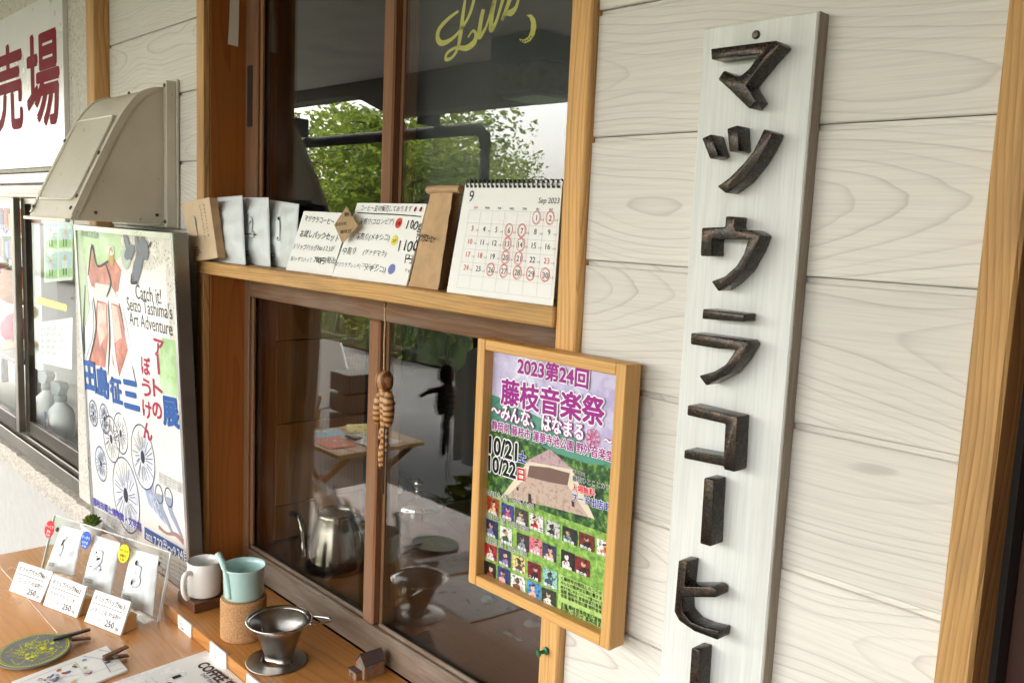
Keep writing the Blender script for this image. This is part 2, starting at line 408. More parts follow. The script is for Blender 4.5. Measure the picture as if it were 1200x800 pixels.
M['walnut'] = wood('walnut_block', srgb(110, 70, 44), srgb(58, 34, 20), 'x', ring=.006, rough=.5, contrast=.7, fibre=.3, knots=.0, bump=.15, tone=.3)
M['signwood'] = wood('pale_painted_plank', srgb(240, 241, 236), srgb(198, 198, 190), 'z', ring=.010, rough=.55, contrast=.14, depth=.06, wander=.03, fibre=.32, knots=.003, pw=4., bump=.15, speck=.12, grey=(srgb(206, 206, 198), .5), tone=.06)
M['signside'] = wood('plank_edge_weathered', srgb(168, 158, 144), srgb(120, 108, 94), 'z', ring=.004, rough=.7, contrast=.4, fibre=.5, knots=0, bump=.4, tone=.2)
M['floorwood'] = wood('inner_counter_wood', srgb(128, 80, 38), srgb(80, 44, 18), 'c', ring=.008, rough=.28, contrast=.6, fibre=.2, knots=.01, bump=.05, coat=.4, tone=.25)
M['lightblock'] = wood('pale_wood_block', srgb(206, 162, 108), srgb(160, 112, 62), 'x', ring=.004, rough=.5, contrast=.5, fibre=.2, knots=0, bump=.1)
M['dark'] = pm('dark_void', (.02, .015, .012), .8)
M['door'] = pm('dark_red_brown_door', srgb(66, 30, 14), .45, var=.2, vscale=8)
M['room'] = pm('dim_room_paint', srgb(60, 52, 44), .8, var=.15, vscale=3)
M['soffit'] = pm('soffit_board', srgb(228, 222, 212), .7, var=.1, vscale=3)
M['beam'] = pm('beam_paint', srgb(120, 112, 104), .6, var=.12, vscale=4)
M['gutter'] = pm('dark_gutter', srgb(30, 30, 32), .75, spec=.2, var=.1)
M['roof'] = pm('roof_metal', srgb(70, 66, 62), .5, var=.2)
M['stucco'] = pm('rough_stucco', srgb(214, 208, 196), .85, var=.12, vscale=90, bump=1., bscale=160, spots=(srgb(172, 164, 148), 140, .6))
M['stucco2'] = pm('smooth_white_stucco', srgb(192, 188, 182), .8, var=.05, vscale=30, bump=.4, bscale=220)
M['mortar'] = pm('rough_mortar_sill', srgb(206, 196, 182), .9, var=.25, vscale=120, bump=1., bscale=150)
M['alu'] = pm('anodised_aluminium', srgb(150, 144, 134), .35, .8, var=.15, vscale=12)
M['alud'] = pm('dark_bronze_aluminium', srgb(74, 66, 56), .4, .6, var=.2, vscale=12)
M['silver'] = pm('silver_poster_frame', srgb(196, 196, 196), .3, .85, var=.1, vscale=10)
M['silverd'] = pm('silver_frame_side', srgb(150, 146, 138), .35, .8, var=.1, vscale=10)
M['hood'] = pm('beige_enamel_steel', srgb(204, 197, 178), .36, 0., var=.06, vscale=9, spots=(srgb(170, 160, 138), 60, .69))
M['screw'] = pm('screw_metal', srgb(90, 82, 74), .4, .8)
M['steel'] = pm('polished_steel', srgb(206, 202, 196), .14, 1., var=.06, vscale=14)
M['steelk'] = pm('tarnished_steel', srgb(150, 140, 128), .16, 1., var=.12, vscale=14)
M['steelb'] = pm('brushed_steel', srgb(164, 160, 154), .32, 1., var=.12, vscale=40)
M['paper'] = pm('white_card', srgb(246, 245, 240), .7, var=.02, vscale=6)
M['paper2'] = pm('cream_card', srgb(240, 234, 218), .7, var=.03, vscale=10)
M['gloss'] = pm('glossy_poster_paper', srgb(240, 240, 236), .25, var=.02)
M['kraft'] = pm('kraft_paper', srgb(196, 160, 118), .75, var=.12, vscale=30, bump=.9, bscale=34)
M['kraftl'] = pm('pale_kraft_card', srgb(218, 192, 158), .7, var=.05, vscale=30)
M['pouch'] = pm('pale_grey_pouch', srgb(224, 229, 228), .45, var=.03, vscale=12)
M['pouchg'] = pm('grey_pouch_print', srgb(196, 202, 202), .4)
M['mug'] = pm('white_glaze', srgb(236, 234, 228), .2, var=.03, vscale=10, coat=.4)
M['mint'] = pm('mint_enamel', srgb(190, 224, 218), .25, var=.04, vscale=10, coat=.4)
M['cork'] = pm('cork', srgb(196, 148, 100), .8, var=.3, vscale=420, bump=.3, bscale=500, spots=(srgb(140, 96, 58), 260, .66))
M['iron'] = None
M['blackp'] = pm('black_plastic', srgb(24, 24, 26), .4)
M['black'] = pm('matt_black_board', srgb(20, 20, 22), .5, var=.1)
M['asphalt'] = pm('asphalt', (.082, .083, .082), .85, var=.25, vscale=2.2, bump=.4, bscale=120)
M['pave'] = pm('concrete_pavement', (.12, .118, .112), .85, var=.15, vscale=3, bump=.3, bscale=80)
M['soil'] = pm('mossy_verge', (.045, .06, .02), .95, var=.3, vscale=6)
M['bark'] = pm('tree_bark', (.09, .07, .05), .9, var=.3, vscale=12, bump=.6, bscale=40)
M['glass'] = glass('window_glass', (.93, .95, .94))
M['glass2'] = glass('shop_glass', (.96, .98, .97), dirt=.02, f0=.03, pw=9.)
M['acrylic'] = glass('clear_acrylic', (.97, .985, .98), dirt=.015)
M['pglass'] = glass('clear_glassware', (.86, .9, .89), dirt=.0, f0=.11, pw=3.)
M['film'] = glass('crinkled_film', (.9, .9, .9), rough=.1, dirt=.35, f0=.16)
M['pvc'] = glass('poster_cover_film', (.98, .98, .98), rough=.06, dirt=.03, f0=.03, pw=6.)
def iron():
    s = NT('bronze_black_glaze'); o, rv, rnd = s.coord()
    k = s.n('VectorMath', operation='ADD'); s.t.links.new(o, k.inputs[0]); s.t.links.new(rv, k.inputs[1]); v = k.outputs[0]
    f = s.noise(v, 55, 5, .7); g = s.noise(v, 300, 3, .6)
    c = s.mix(s.ramp(f, .40, .75), (.018, .013, .010), (.072, .046, .029))
    c = s.mix(s.ramp(g, .64, .78, 0., .6), c, (.30, .22, .17))
    s.put(s.b.inputs['Base Color'], c); s.put(s.b.inputs['Metallic'], s.ramp(f, .35, .7, .55, .85))
    s.put(s.b.inputs['Roughness'], s.ramp(g, .3, .7, .2, .36)); s.b.inputs['Coat Weight'].default_value = .12; s.b.inputs['Coat Roughness'].default_value = .15
    s.bump(s.math('ADD', f, s.math('MULTIPLY', g, .4)), .3, .002); return s.m
M['iron'] = iron()
def leafmat(name, c1, c2, trans=.35):
    s = NT(name); tc = s.n('TexCoord')
    f = s.noise(tc.outputs['Object'], 1.6, 4, .7); f2 = s.noise(tc.outputs['Object'], 9., 2)
    c = s.mix(s.ramp(s.math('ADD', s.math('MULTIPLY', f, .6), s.math('MULTIPLY', f2, .4)), .35, .65), c1, c2)
    s.put(s.b.inputs['Base Color'], c); s.b.inputs['Roughness'].default_value = .6; s.b.inputs['Specular IOR Level'].default_value = .12
    tl = s.n('BsdfTranslucent'); s.put(tl.inputs[0], c); mx = s.n('MixShader'); mx.inputs[0].default_value = trans
    s.t.links.new(s.b.outputs[0], mx.inputs[1]); s.t.links.new(tl.outputs[0], mx.inputs[2]); s.t.links.new(mx.outputs[0], s.out.inputs[0])
    return s.m
M['leaf'] = leafmat('cherry_leaf', (.15, .19, .02), (.36, .37, .07), .5)
M['leafd'] = leafmat('dark_tree_leaf', (.09, .15, .022), (.25, .31, .05), .5)
M['hedge'] = leafmat('hedge_leaf', (.08, .14, .02), (.24, .32, .05), .35)

# ------------------------------------------------------------------ ground
g = obj('ground', [(-80, -80, 0), (80, -80, 0), (80, 80, 0), (-80, 80, 0)], [[0, 1, 2, 3]], M['asphalt']); tag(g, kind='structure')
pv = box('pavement', -12, 6, -.95, 3.6, .002, .06, M['pave'], bev=.01); tag(pv, kind='structure')
box('verge', -26, 6, -14, -4.05, .002, .14, M['soil'], bev=.03); tag(bpy.data.objects['verge'], kind='structure')

# ------------------------------------------------------------------ coffee shop front
YW = .78
shop = thing('shop_front', 'coffee shop front with whitewashed board wall and wood framed window', 'building', (-1, .8, 0))
PITCH, Z0 = .1416, 1.609
def clad_board(x0, x1, z0):
    h = PITCH-.0009; lip = .0055
    pr = [(.0, .0015), (.0, h-lip), (-.0045, h-lip), (-.0045, h), (.014, h), (.014, 0), (.002, 0)]      # y (+ = back), z
    pr = [(0.0015, 0.0), (0.0, .0015), (0.0, h-lip-.001), (.001, h-lip), (.0048, h-lip), (.0048, h), (.016, h), (.016, 0.0)]
    V, Fc = [], []
    jy = random.uniform(-.0008, .0008)
    for x in (x0, x1):
        for y, z in pr: V.append((x, YW+y+jy, z0+z))
    n = len(pr)
    for i in range(n): Fc.append([i, (i+1) % n, n+(i+1) % n, n+i])
    Fc.append(list(range(n))[::-1]); Fc.append([n+i for i in range(n)])
    return obj('board', V, Fc, M['clad'], shop)
for k in range(-7, 7):
    clad_board(-.7035, -.2455, Z0+k*PITCH)
for k in range(-4, 7):
    clad_board(-2.277, -1.7595, Z0+k*PITCH)
# wall core behind the boards
box('wall_core', -.7035, -.226, .797, .89, .06, 2.6, M['dark'], shop, 0)
box('wall_core', -2.36, -1.7595, .797, .89, .06, 2.6, M['dark'], shop, 0)
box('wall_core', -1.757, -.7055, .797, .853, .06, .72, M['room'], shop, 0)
box('lintel', -1.757, -.7055, .79, .89, 2.15, 2.6, M['jamb'], shop)
# posts and trims
box('corner_trim', -2.332, -2.2785, .744, .79, .06, 2.55, M['trim'], shop, .002)
box('window_trim', -1.7585, -1.7255, .768, .7815, .06, 2.55, M['trim'], shop, .0015)
box('window_trim', -.7372, -.7045, .768, .7955, .06, 2.55, M['trim'], shop, .002)
box('jamb', -1.7585, -1.7255, .7822, .93, .06, 2.55, M['jamb'], shop, .001)
box('jamb', -.7372, -.7055, .7962, .93, .06, 2.55, M['jamb'], shop, .001)
box('door_post', -.2605, -.2315, .7535, .825, .06, 2.55, M['trim'], shop, .003)
box('door_panel', -.229, .62, .822, .86, .06, 2.2, M['door'], shop, .004)
box('door_lintel', -.229, .62, .8, .88, 2.202, 2.55, M['jamb'], shop, .004)
box('door_post', .622, .66, .7535, .825, .06, 2.55, M['trim'], shop, .003)
box('wall_core', .662, 1.4, .78, .89, .06, 2.6, M['clad'], shop, .004)
# eave: soffit panels, beam, roof
for i in range(9):
    box('soffit_panel', -9.4+i*1.2+.003, -8.2+i*1.2-.003, -1.68, .775, 2.44, 2.455, M['soffit'], shop, .001)
box('eave_beam', -4.9, 1.4, -1.86, -1.70, 2.2, 2.6, M['beam'], shop, .004)
V, Fc = prismgeo([(-9.4, -1.70, 2.36), (-5.35, -1.70, 2.36), (-4.902, -1.70, 2.2), (-4.902, -1.70, 2.6), (-9.4, -1.70, 2.6)], [(-9.4, -1.86, 2.36), (-5.35, -1.86, 2.36), (-4.902, -1.86, 2.2), (-4.902, -1.86, 2.6), (-9.4, -1.86, 2.6)])
obj('eave_beam', V, Fc, M['beam'], shop)
box('roof_sheet', -9.6, 1.6, -1.95, 4.2, 2.605, 2.66, M['roof'], shop, .004)
# room
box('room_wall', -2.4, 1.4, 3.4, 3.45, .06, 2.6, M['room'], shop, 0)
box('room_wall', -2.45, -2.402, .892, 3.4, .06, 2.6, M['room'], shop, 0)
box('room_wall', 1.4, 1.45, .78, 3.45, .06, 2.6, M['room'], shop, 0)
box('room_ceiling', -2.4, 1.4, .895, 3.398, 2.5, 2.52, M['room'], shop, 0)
# inside partition of wide cedar boards beside the window
for z0, z1 in ((.79, .866), (.868, 1.051), (1.053, 1.236), (1.238, 1.384)):
    box('partition_board', -1.745, -1.722, .9305, 1.16, z0, z1, M['plaster_in'], shop, .001)
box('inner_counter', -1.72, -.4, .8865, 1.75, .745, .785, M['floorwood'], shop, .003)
# windows: upper and lower pairs of sashes
def sash_pair(z0, z1, xl, stl, xm, nm, rail_t, rail_b, mb):
    y0, y1 = .855, .885
    fr = box('window_frame', -1.7245, xl+stl, y0, y1, z0, z1, M['sash'], shop, .002)
    fr['label'] = nm
    box('mullion', xm[0], xm[1], y0, y1-.002, z0+rail_b+.0005, z1-rail_t-.0005, M['sash'], fr, .003)
    box('inner_stile', xm[1]+.0005, xm[1]+.009, y0+.014, y1+.012, z0+rail_b, z1-rail_t, M['sash'], fr, .001)
    box('top_rail', xl+stl+.0005, -.738, y0+.001, y1, z1-rail_t, z1, M['sash_x'], fr, .002)
    box('bottom_rail', xl+stl+.0005, -.738, y0-.0005, y1, z0, z0+rail_b, mb, fr, .003)
    box('glazing_bead', xl+stl+.0005, xm[0]-.0005, y0+.006, y0+.0125, z0+rail_b+.0005, z0+rail_b+.008, mb, fr, .002)
    box('glazing_bead', xm[1]+.010, -.7385, y0+.006, y0+.0125, z0+rail_b+.0005, z0+rail_b+.008, mb, fr, .002)
    box('glazing_bead', xl+stl+.0005, xl+stl+.010, y0+.005, y0+.0125, z0+rail_b+.009, z1-rail_t-.001, M['sash'], fr, .002)
    box('pane', xl+stl-.002, xm[0]+.004, .868, .871, z0+rail_b-.004, z1-rail_t+.004, M['glass'], fr, 0)
    box('pane', xm[1]-.004, -.734, .8685, .8715, z0+rail_b-.004, z1-rail_t+.004, M['glass'], fr, 0)
    return fr
up = sash_pair(1.412, 2.14, -1.7245, .052, (-1.240, -1.209), 'brown upper sliding sash frame with dark finger pull', .05, .04, M['sash_x'])
box('finger_pull', -1.712, -1.692, .8535, .8548, 1.68, 1.80, M['dark'], up, 0)
lo_ = sash_pair(.738, 1.374, -1.7245, .022, (-1.263, -1.231), 'brown lower sliding sash frame with weathered bottom rail', .038, .056, M['sill_x'])
sh = box('window_shelf', -1.752, -.7378, .7645, .8535, 1.383, 1.408, M['trim_x'], shop, .002)

# ------------------------------------------------------------------ neighbouring ticket hall wall, left
nb = thing('neighbour_wall', 'rough stucco wall with aluminium sliding windows left of the coffee shop', 'building', (-4, .8, 0))
box('stucco_strip', -2.56, -2.334, .779, .89, .70, 2.6, M['stucco'], nb, .002)
box('stucco_strip', -9, -2.5605, .779, .89, 1.604, 2.6, M['stucco'], nb, .002)
box('stucco_base', -9, -2.334, .779, .89, .06, .632, M['stucco2'], nb, .002)
bm = bmesh.new()
V, Fc = boxgeo(-9, -2.3345, .760, .886, .636, .694, 0)
NXX = 260; V = []; Fc = []
for i in range(NXX+1):
    x = -6+i*(6-2.3345)/NXX
    for y, z in ((.886, .694), (.772, .690), (.757, .672), (.758, .645), (.770, .636), (.886, .636)):
        n_ = noise.noise(Vector((x*45, y*60, z*60)))*.004
        V.append((x, y+n_*(y < .8), z+n_*(y < .8)))
for i in range(NXX):
    for k in range(6): Fc.append([i*6+k, i*6+(k+1) % 6, (i+1)*6+(k+1) % 6, (i+1)*6+k])
Fc += [list(range(6)), [NXX*6+k for k in range(6)][::-1]]
obj('mortar_sill', V, Fc, M['mortar'], nb, smooth=False)
wf = box('window_frame', -9, -2.5615, .79, .87, .698, .728, M['alud'], nb, .002)
box('track', -9, -2.5615, .784, .789, .700, .742, M['alu'], wf, .001)
box('track', -9, -2.5615, .80, .806, .7285, .752, M['alu'], wf, .001)
box('head_rail', -9, -2.5615, .788, .87, 1.572, 1.603, M['alu'], wf, .002)
box('head_rail', -9, -2.5615, .80, .86, 1.53, 1.540, M['alu'], wf, .001)
box('side_rail', -2.590, -2.5615, .79, .868, .729, 1.571, M['alu'], wf, .001)
box('sash_rail', -3.16, -2.591, .812, .832, .742, .800, M['alud'], wf, .002)
box('sash_rail', -3.16, -2.591, .812, .832, 1.508, 1.529, M['alu'], wf, .002)
box('sash_rail', -5.2, -3.235, .79, .81, .754, .800, M['alud'], wf, .002)
box('sash_stile', -3.232, -3.200, .790, .811, .755, 1.528, M['alu'], wf, .002)
box('sash_stile', -3.199, -3.161, .8125, .834, .755, 1.528, M['alud'], wf, .002)
box('sash_stile', -5.24, -5.2, .79, .81, .754, 1.528, M['alud'], wf, .002)
box('pane', -3.163, -2.589, .820, .824, .798, 1.51, M['glass2'], wf, 0)
box('pane', -5.2, -3.23, .798, .802, .798, 1.529, M['glass2'], wf, 0)
box('pane', -9, -2.5615, .83, .834, 1.541, 1.571, M['glass2'], wf, 0)
box('room_wall', -9, -2.46, 2.6, 2.65, .06, 2.6, M['stucco2'], nb, 0)
box('room_floor', -9, -2.46, .9, 2.6, .06, .08, M['pave'], nb, 0)
box('room_ceiling', -9, -2.46, .892, 2.598, 2.3, 2.32, M['stucco2'], nb, 0)
box('counter_shelf', -5, -2.46, .892, 1.25, .70, .735, M['paper2'], nb, .002)
# sign above the window
box('added_shade_wall', 1.02, 1.10, -1.9, .776, .06, 2.6, M['door'], shop, .004)  # unseen wall, added to cut the light coming from the right
sg = thing('hall_sign', 'white board sign with big crimson characters above the aluminium window', 'sign', (-3.2, .77, 1.62))
q = Quad((-4.3, .766, 1.6155), (-2.58, .766, 1.6155), (-2.58, .766, 2.07), (-4.3, .766, 2.07))
slab('panel', q, .0125, pm('glossy_white_acrylic', srgb(222, 222, 218), .3, var=.04, vscale=4), sg)
pr = Print(q); cr = (140, 26, 44)
cr = pm('crimson_vinyl', srgb(128, 14, 32), .6, var=.06, vscale=10, spec=.04)
a, b = q.inv(33, 140), q.inv(70, 133)
sz = .27
pr.text('場', a[0], a[1], sz, cr, .028, wide=(b[0]-a[0])*q.W)
a2 = q.inv(27, 141)
pr.text('売', a2[0], a2[1], sz, cr, .028, wide=(b[0]-a[0])*q.W, align='r')
pr.text('符', a2[0]-.19, a2[1], sz, cr, .028, wide=(b[0]-a[0])*q.W, align='r')
pr.build('lettering', sg)
# ------------------------------------------------------------------ range hood vent
hd = thing('vent_hood', 'beige metal extractor vent hood fixed on the board wall', 'vent hood', (-2.03, .78, 1.47))
prof = [(v.x, v.y) for v in curve([(.571, 1.488, 0), (.604, 1.560, 0), (.636, 1.628, 0), (.664, 1.684, 0), (.686, 1.718, 0), (.708, 1.741, 0), (.736, 1.754, 0), (.7715, 1.757, 0)], 4)]
prof = [(.566, 1.478)]+prof+[(.7715, 1.476)]
xl, xr = -2.168, -1.885
V, Fc = prismgeo([(xr, y, z) for y, z in prof], [(xl, y, z) for y, z in prof])
body = obj('hood_body', V, Fc, M['hood'], hd, smooth=True); body.modifiers.new('e', 'EDGE_SPLIT').split_angle = R(40)
box('wall_flange', -2.20, -1.866, .7725, .7785, 1.468, 1.776, M['hood'], hd, .001)
box('corner_flange', -1.8845, -1.868, .752, .772, 1.470, 1.772, M['hood'], hd, .001)
# rim strips along the curved front and a raised pressed panel
for x0, x1, up_ in ((xl-.003, xl+.010, .003), (xr-.010, xr+.003, .003)):
    V, Fc = [], []
    pp = prof[1:-1]
    for i, (y, z) in enumerate(pp):
        a_, b_ = pp[max(i-1, 0)], pp[min(i+1, len(pp)-1)]; t_ = Vector((b_[0]-a_[0], b_[1]-a_[1])).normalized(); ny, nz = -t_.y, t_.x
        V += [(x0, y+ny*up_, z+nz*up_), (x1, y+ny*up_, z+nz*up_), (x1, y+.01, z-.004), (x0, y+.01, z-.004)]
    for i in range(len(pp)-1):
        for k in range(4): Fc.append([i*4+k, i*4+(k+1) % 4, i*4+4+(k+1) % 4, i*4+4+k])
    Fc += [[3, 2, 1, 0], [len(V)-4+k for k in range(4)]]
    obj('edge_strip', V, Fc, M['hood'], hd, smooth=True).modifiers.new('e', 'EDGE_SPLIT').split_angle = R(40)
def front(x, f):
    """point on the sloping front, f from the lip up"""
    z = 1.488+.2*f; i = max(k for k in range(1, len(prof)-2) if prof[k][1] <= z+1e-6); a, b = prof[i], prof[i+1]; t = (z-a[1])/(b[1]-a[1]); return Vector((x, a[0]+(b[0]-a[0])*t, z))
nrm = Vector((0, -.9, .436)).normalized()
pts = []
for cx, cf, a0 in ((xr-.045, .24, -90), (xr-.045, .93, 0), (xl+.045, .93, 90), (xl+.045, .24, 180)):
    for k in range(5):
        an = R(a0+k*22.5); pts.append((cx+.02*math.cos(an), cf+.09*math.sin(an)))
fa = [front(x, f)+nrm*.0045 for x, f in pts]; cx_ = sum((v for v in fa), Vector())/len(fa)
bb = [front(x, f)-nrm*.004+(front(x, f)-cx_)*.045 for x, f in pts]
V, Fc = prismgeo(fa, bb, .0012, 2); obj('pressed_panel', V, Fc, M['hood'], hd)
rp = [front(x, f)+nrm*.0048 for x, f in pts]; obj('pressed_rim', *tubegeo(rp+rp[:2], .0026, 8, False), M['hood'], hd, smooth=True)
box('lip', xl-.004, xr+.004, .556, .5655, 1.4735, 1.481, M['hood'], hd, .001)
def screw(p, n, parent, r=.0042, mat=None):
    n = Vector(n).normalized(); g_ = lathegeo([(0, .0022), (r*.7, .002), (r, .0008), (r, -.001)], seg=10)
    Mx = n.to_track_quat('Z', 'Y').to_matrix().to_4x4(); Mx.translation = p
    return obj('screw', *xf(g_, Mx), mat or M['screw'], parent, smooth=False)
for p in ((xr-.012, .18), (xl+.014, .06), (xr-.014, .06), (xr-.006, .62), (xl+.006, .8)): screw(front(*p)+nrm*.005, nrm, hd)
for px, py in ((112, 249), (184, 252), (200, 216)): screw(onX(px, py, xr+.0005), (1, 0, 0), hd, .0035)
for z in (1.482, 1.762): screw((-1.876, .751, z), (0, -1, 0), hd, .004)
for z in (1.768,): screw((-1.905, .771, z), (0, -1, 0), hd, .004); screw((-2.13, .771, z), (0, -1, 0), hd, .004)
# ------------------------------------------------------------------ vertical shop name sign
sign = thing('name_sign', 'tall pale painted plank with raised bronze black katakana letters', 'sign', (-.484, .762, 1.3))
pl = box('plank', -.546, -.4225, .762, .779, .93, 1.707, [M['signwood']], sign, .0015)
box('plank_edge', -.4224, -.4212, .7625, .7788, .931, 1.7065, M['signside'], sign, 0)
def stroke_letter(name, outline, off, sc):
    pts = [onY(off[0]+x/sc, off[1]+y/sc, .741) for x, y in outline]; pts = [Vector((p.x, .7395, p.z)) for p in pts]
    back = [Vector((p.x, .7618, p.z)) for p in pts]
    V, Fc = prismgeo(pts, back, .0015, 2)
    o = obj(name, V, Fc, M['iron'], sign, smooth=False)
    o.data.polygons.foreach_set('use_smooth', [True]*len(o.data.polygons))
    md = o.modifiers.new('en', 'EDGE_SPLIT'); md.split_angle = R(35)
    return o
K = 7.275
for off, sc, polys in (
    ((820, 30), K, [[(100, 200), (655, 130), (690, 172), (560, 315), (480, 412), (405, 510), (490, 645), (425, 712), (330, 620), (250, 540), (160, 462), (210, 385), (290, 430), (350, 435), (430, 365), (508, 248), (300, 268), (105, 295)]]),
    ((810, 130), K, [[(95, 235), (178, 198), (235, 385), (165, 412)], [(310, 152), (402, 122), (412, 345), (328, 350)],
                     [(625, 155), (700, 188), (640, 320), (560, 450), (440, 600), (300, 705), (225, 645), (330, 570), (440, 460), (530, 350), (590, 230)]]),
    ((810, 240), K, [[(300, 97), (382, 102), (370, 180), (392, 215), (520, 215), (595, 262), (540, 400), (450, 560), (340, 670), (235, 738), (175, 652), (290, 610), (390, 520), (450, 420), (490, 300), (182, 292), (180, 440), (83, 437), (95, 195), (292, 190)]]),
    ((800, 350), K, [[(178, 85), (528, 130), (525, 197), (170, 172)],
                     [(75, 290), (545, 355), (568, 395), (500, 520), (400, 640), (205, 740), (142, 655), (270, 620), (370, 560), (455, 435), (300, 425), (72, 388)]]),
    ((790, 455), K, [[(120, 140), (545, 240), (522, 712), (430, 690), (425, 662), (88, 595), (92, 520), (425, 582), (440, 302), (115, 228)]]),
    ((790, 540), K, [[(260, 140), (345, 160), (318, 728), (225, 700)]]),
    ((780, 640), K, [[(115, 115), (188, 132), (165, 340), (400, 340), (440, 370), (440, 432), (150, 430), (150, 555), (220, 640), (330, 685), (460, 715), (450, 795), (250, 720), (120, 630), (78, 550), (95, 350)]]),
    ((780, 700), 8., [[(248, 465), (330, 490), (300, 1060), (212, 1040)]])):
    for p in polys: stroke_letter('letter', p, off, sc)
sc_ = screw(onY(886, 41, .7612), (0, -1, 0), sign, .0042)
# ------------------------------------------------------------------ framed festival poster
fr = thing('poster_frame', 'oak box frame with purple festival poster hung on the window post', 'framed poster', (-.725, .77, 1.03))
x0, x1, z0, z1, yf, yb, fw_ = -.848, -.6015, 1.032, 1.359, .741, .7672, .0145
box('frame_side', x0, x0+fw_, yf, yb, z0, z1, M['oak'], fr, .001)
box('frame_side', x1-fw_, x1, yf, yb, z0, z1, M['oak'], fr, .001)
box('frame_rail', x0+fw_+.0003, x1-fw_-.0003, yf+.0002, yb, z1-.0135, z1-.0002, M['oak_x'], fr, .001)
box('frame_rail', x0+fw_+.0003, x1-fw_-.0003, yf+.0002, yb, z0+.0002, z0+.0135, M['oak_x'], fr, .001)
q = Quad((x0+.006, .757, z0+.006), (x1-.006, .757, z0+.006), (x1-.006, .757, z1-.006), (x0+.006, .757, z1-.006))
ps = slab('poster', q, .004, M['gloss'], fr)
def tex2(name, stops, scale, det=5, rough=.35, vor=None):
    s = NT(name); tc = s.n('TexCoord'); f = s.noise(tc.outputs['Object'], scale, det, .65)
    c = stops[0]
    for i, k in enumerate(stops[1:]): c = s.mix(s.ramp(f, .38+.12*i, .50+.12*i), c, k)
    if vor:
        v = s.n('TexVoronoi'); s.t.links.new(tc.outputs['Object'], v.inputs['Vector']); v.inputs['Scale'].default_value = vor[0]
        c = s.mix(s.ramp(v.outputs['Distance'], .1, vor[1], .9, 0.), c, vor[2])
    s.put(s.b.inputs['Base Color'], c); s.b.inputs['Roughness'].default_value = rough; return s.m
psky = tex2('printed_lavender_sky', [srgb(178, 164, 208), srgb(202, 196, 226), srgb(234, 232, 244)], 14)
phill = tex2('printed_hillside', [srgb(18, 48, 22), srgb(44, 92, 40), srgb(120, 156, 70)], 90)
phill2 = tex2('printed_far_hill', [srgb(48, 110, 100), srgb(86, 150, 128)], 60)
plawn = tex2('printed_lawn', [srgb(96, 140, 52), srgb(128, 172, 74), srgb(164, 200, 104)], 120)
pbrick = tex2('printed_brick', [srgb(168, 140, 124), srgb(196, 172, 158)], 160)
p = Print(q); K2 = 3.81
pp = lambda *L: [(540+x/K2, 390+y/K2) for x, y in L]
p.rect(0, 0, 1, 1, psky, 0)
p.px(pp((105, 265), (170, 285), (230, 330), (300, 350), (400, 400), (520, 470), (600, 520), (740, 560), (740, 900), (60, 900)), phill2, 1)
p.px(pp((95, 370), (150, 420), (230, 455), (330, 490), (440, 540), (560, 580), (640, 590), (740, 640), (740, 1000), (60, 900)), phill, 2)
K3 = 3.3333; p3 = lambda *L: [(540+x/K3, 560+y/K3) for x, y in L]
p.px(p3((90, 58), (200, 80), (330, 130), (470, 180), (640, 240), (640, 660), (60, 440)), plawn, 3)
cream = (226, 214, 190)
p.px(pp((180, 735), (300, 575), (345, 560), (500, 605), (600, 830), (560, 815), (400, 770), (250, 735)), cream, 4)
p.px(pp((295, 570), (395, 520), (405, 520), (505, 608), (400, 590)), tex2('printed_roof', [srgb(150, 120, 128), srgb(190, 160, 164)], 200), 5)
p.px(pp((310, 590), (400, 600), (490, 625), (480, 680), (400, 665), (300, 640)), (120, 92, 84), 5)
p.px(pp((205, 730), (300, 640), (400, 665), (482, 682), (575, 822), (400, 775)), pbrick, 5)
p.px(pp((305, 715), (318, 718), (320, 760), (305, 757)), (70, 56, 52), 6); p.px(pp((253, 685), (262, 687), (262, 702), (253, 700)), (70, 56, 52), 6); p.px(pp((498, 745), (510, 748), (512, 775), (500, 772)), (70, 56, 52), 6)
W_ = (255, 255, 255); PUR = (160, 40, 140)
def otext(st, a, b, col, hk=1., bold=.03, out=.05, oc=W_, layer=8, **kw):
    p.tpx(st, a, b, oc, bold=bold+out, layer=layer, hk=hk, **kw); p.tpx(st, a, b, col, bold=bold, layer=layer+2, hk=hk, **kw)
cA = lambda x, y: (560+x/5.712, 400+y/5.714)
otext('2023第24回', cA(275, 205), cA(745, 305), PUR, hk=1.0, bold=.035)
otext('藤枝音楽祭', cA(165, 398), cA(850, 552), PUR, hk=1.0, bold=.03)
otext('〜みんな、はなまる', cA(100, 495), cA(712, 655), W_, hk=1.2, bold=.03, oc=PUR, out=.05)
a_ = p.q.inv(*cA(778, 645))
for k in range(8):
    t_ = 2*math.pi*k/8; p.ring(a_[0]+.0075*math.cos(t_)/q.W, a_[1]+.0075*math.sin(t_)/q.H, .0042, .0042, .0009, (214, 50, 110), 9, 14)
p.stroke([(a_[0]+.0009*k*math.cos(k*.9)/q.W, a_[1]+.0009*k*math.sin(k*.9)/q.H) for k in range(7)], .0009, (214, 50, 110), 10)
otext('〜', cA(850, 685), cA(905, 700), W_, oc=PUR, bold=.03)
otext('静岡県 藤枝市 蓮華寺池公園 野外音楽堂', cA(102, 582), cA(915, 800), PUR, hk=1.2, bold=.02, out=.06)
otext('10/21', cA(85, 740), cA(268, 795), (10, 10, 14), hk=1.15, bold=.03); otext('土', cA(278, 795), cA(330, 812), (20, 40, 170), bold=.03)
cB = lambda x, y: (540+x/K2, 390+y/K2)
otext('10/22', cB(130, 612), cB(250, 648), (10, 10, 14), hk=1.15, bold=.03); otext('日', cB(260, 650), cB(290, 658), (220, 20, 30), bold=.03)
otext('雨天順延', cB(505, 620), cB(560, 640), (10, 10, 14), bold=.01)
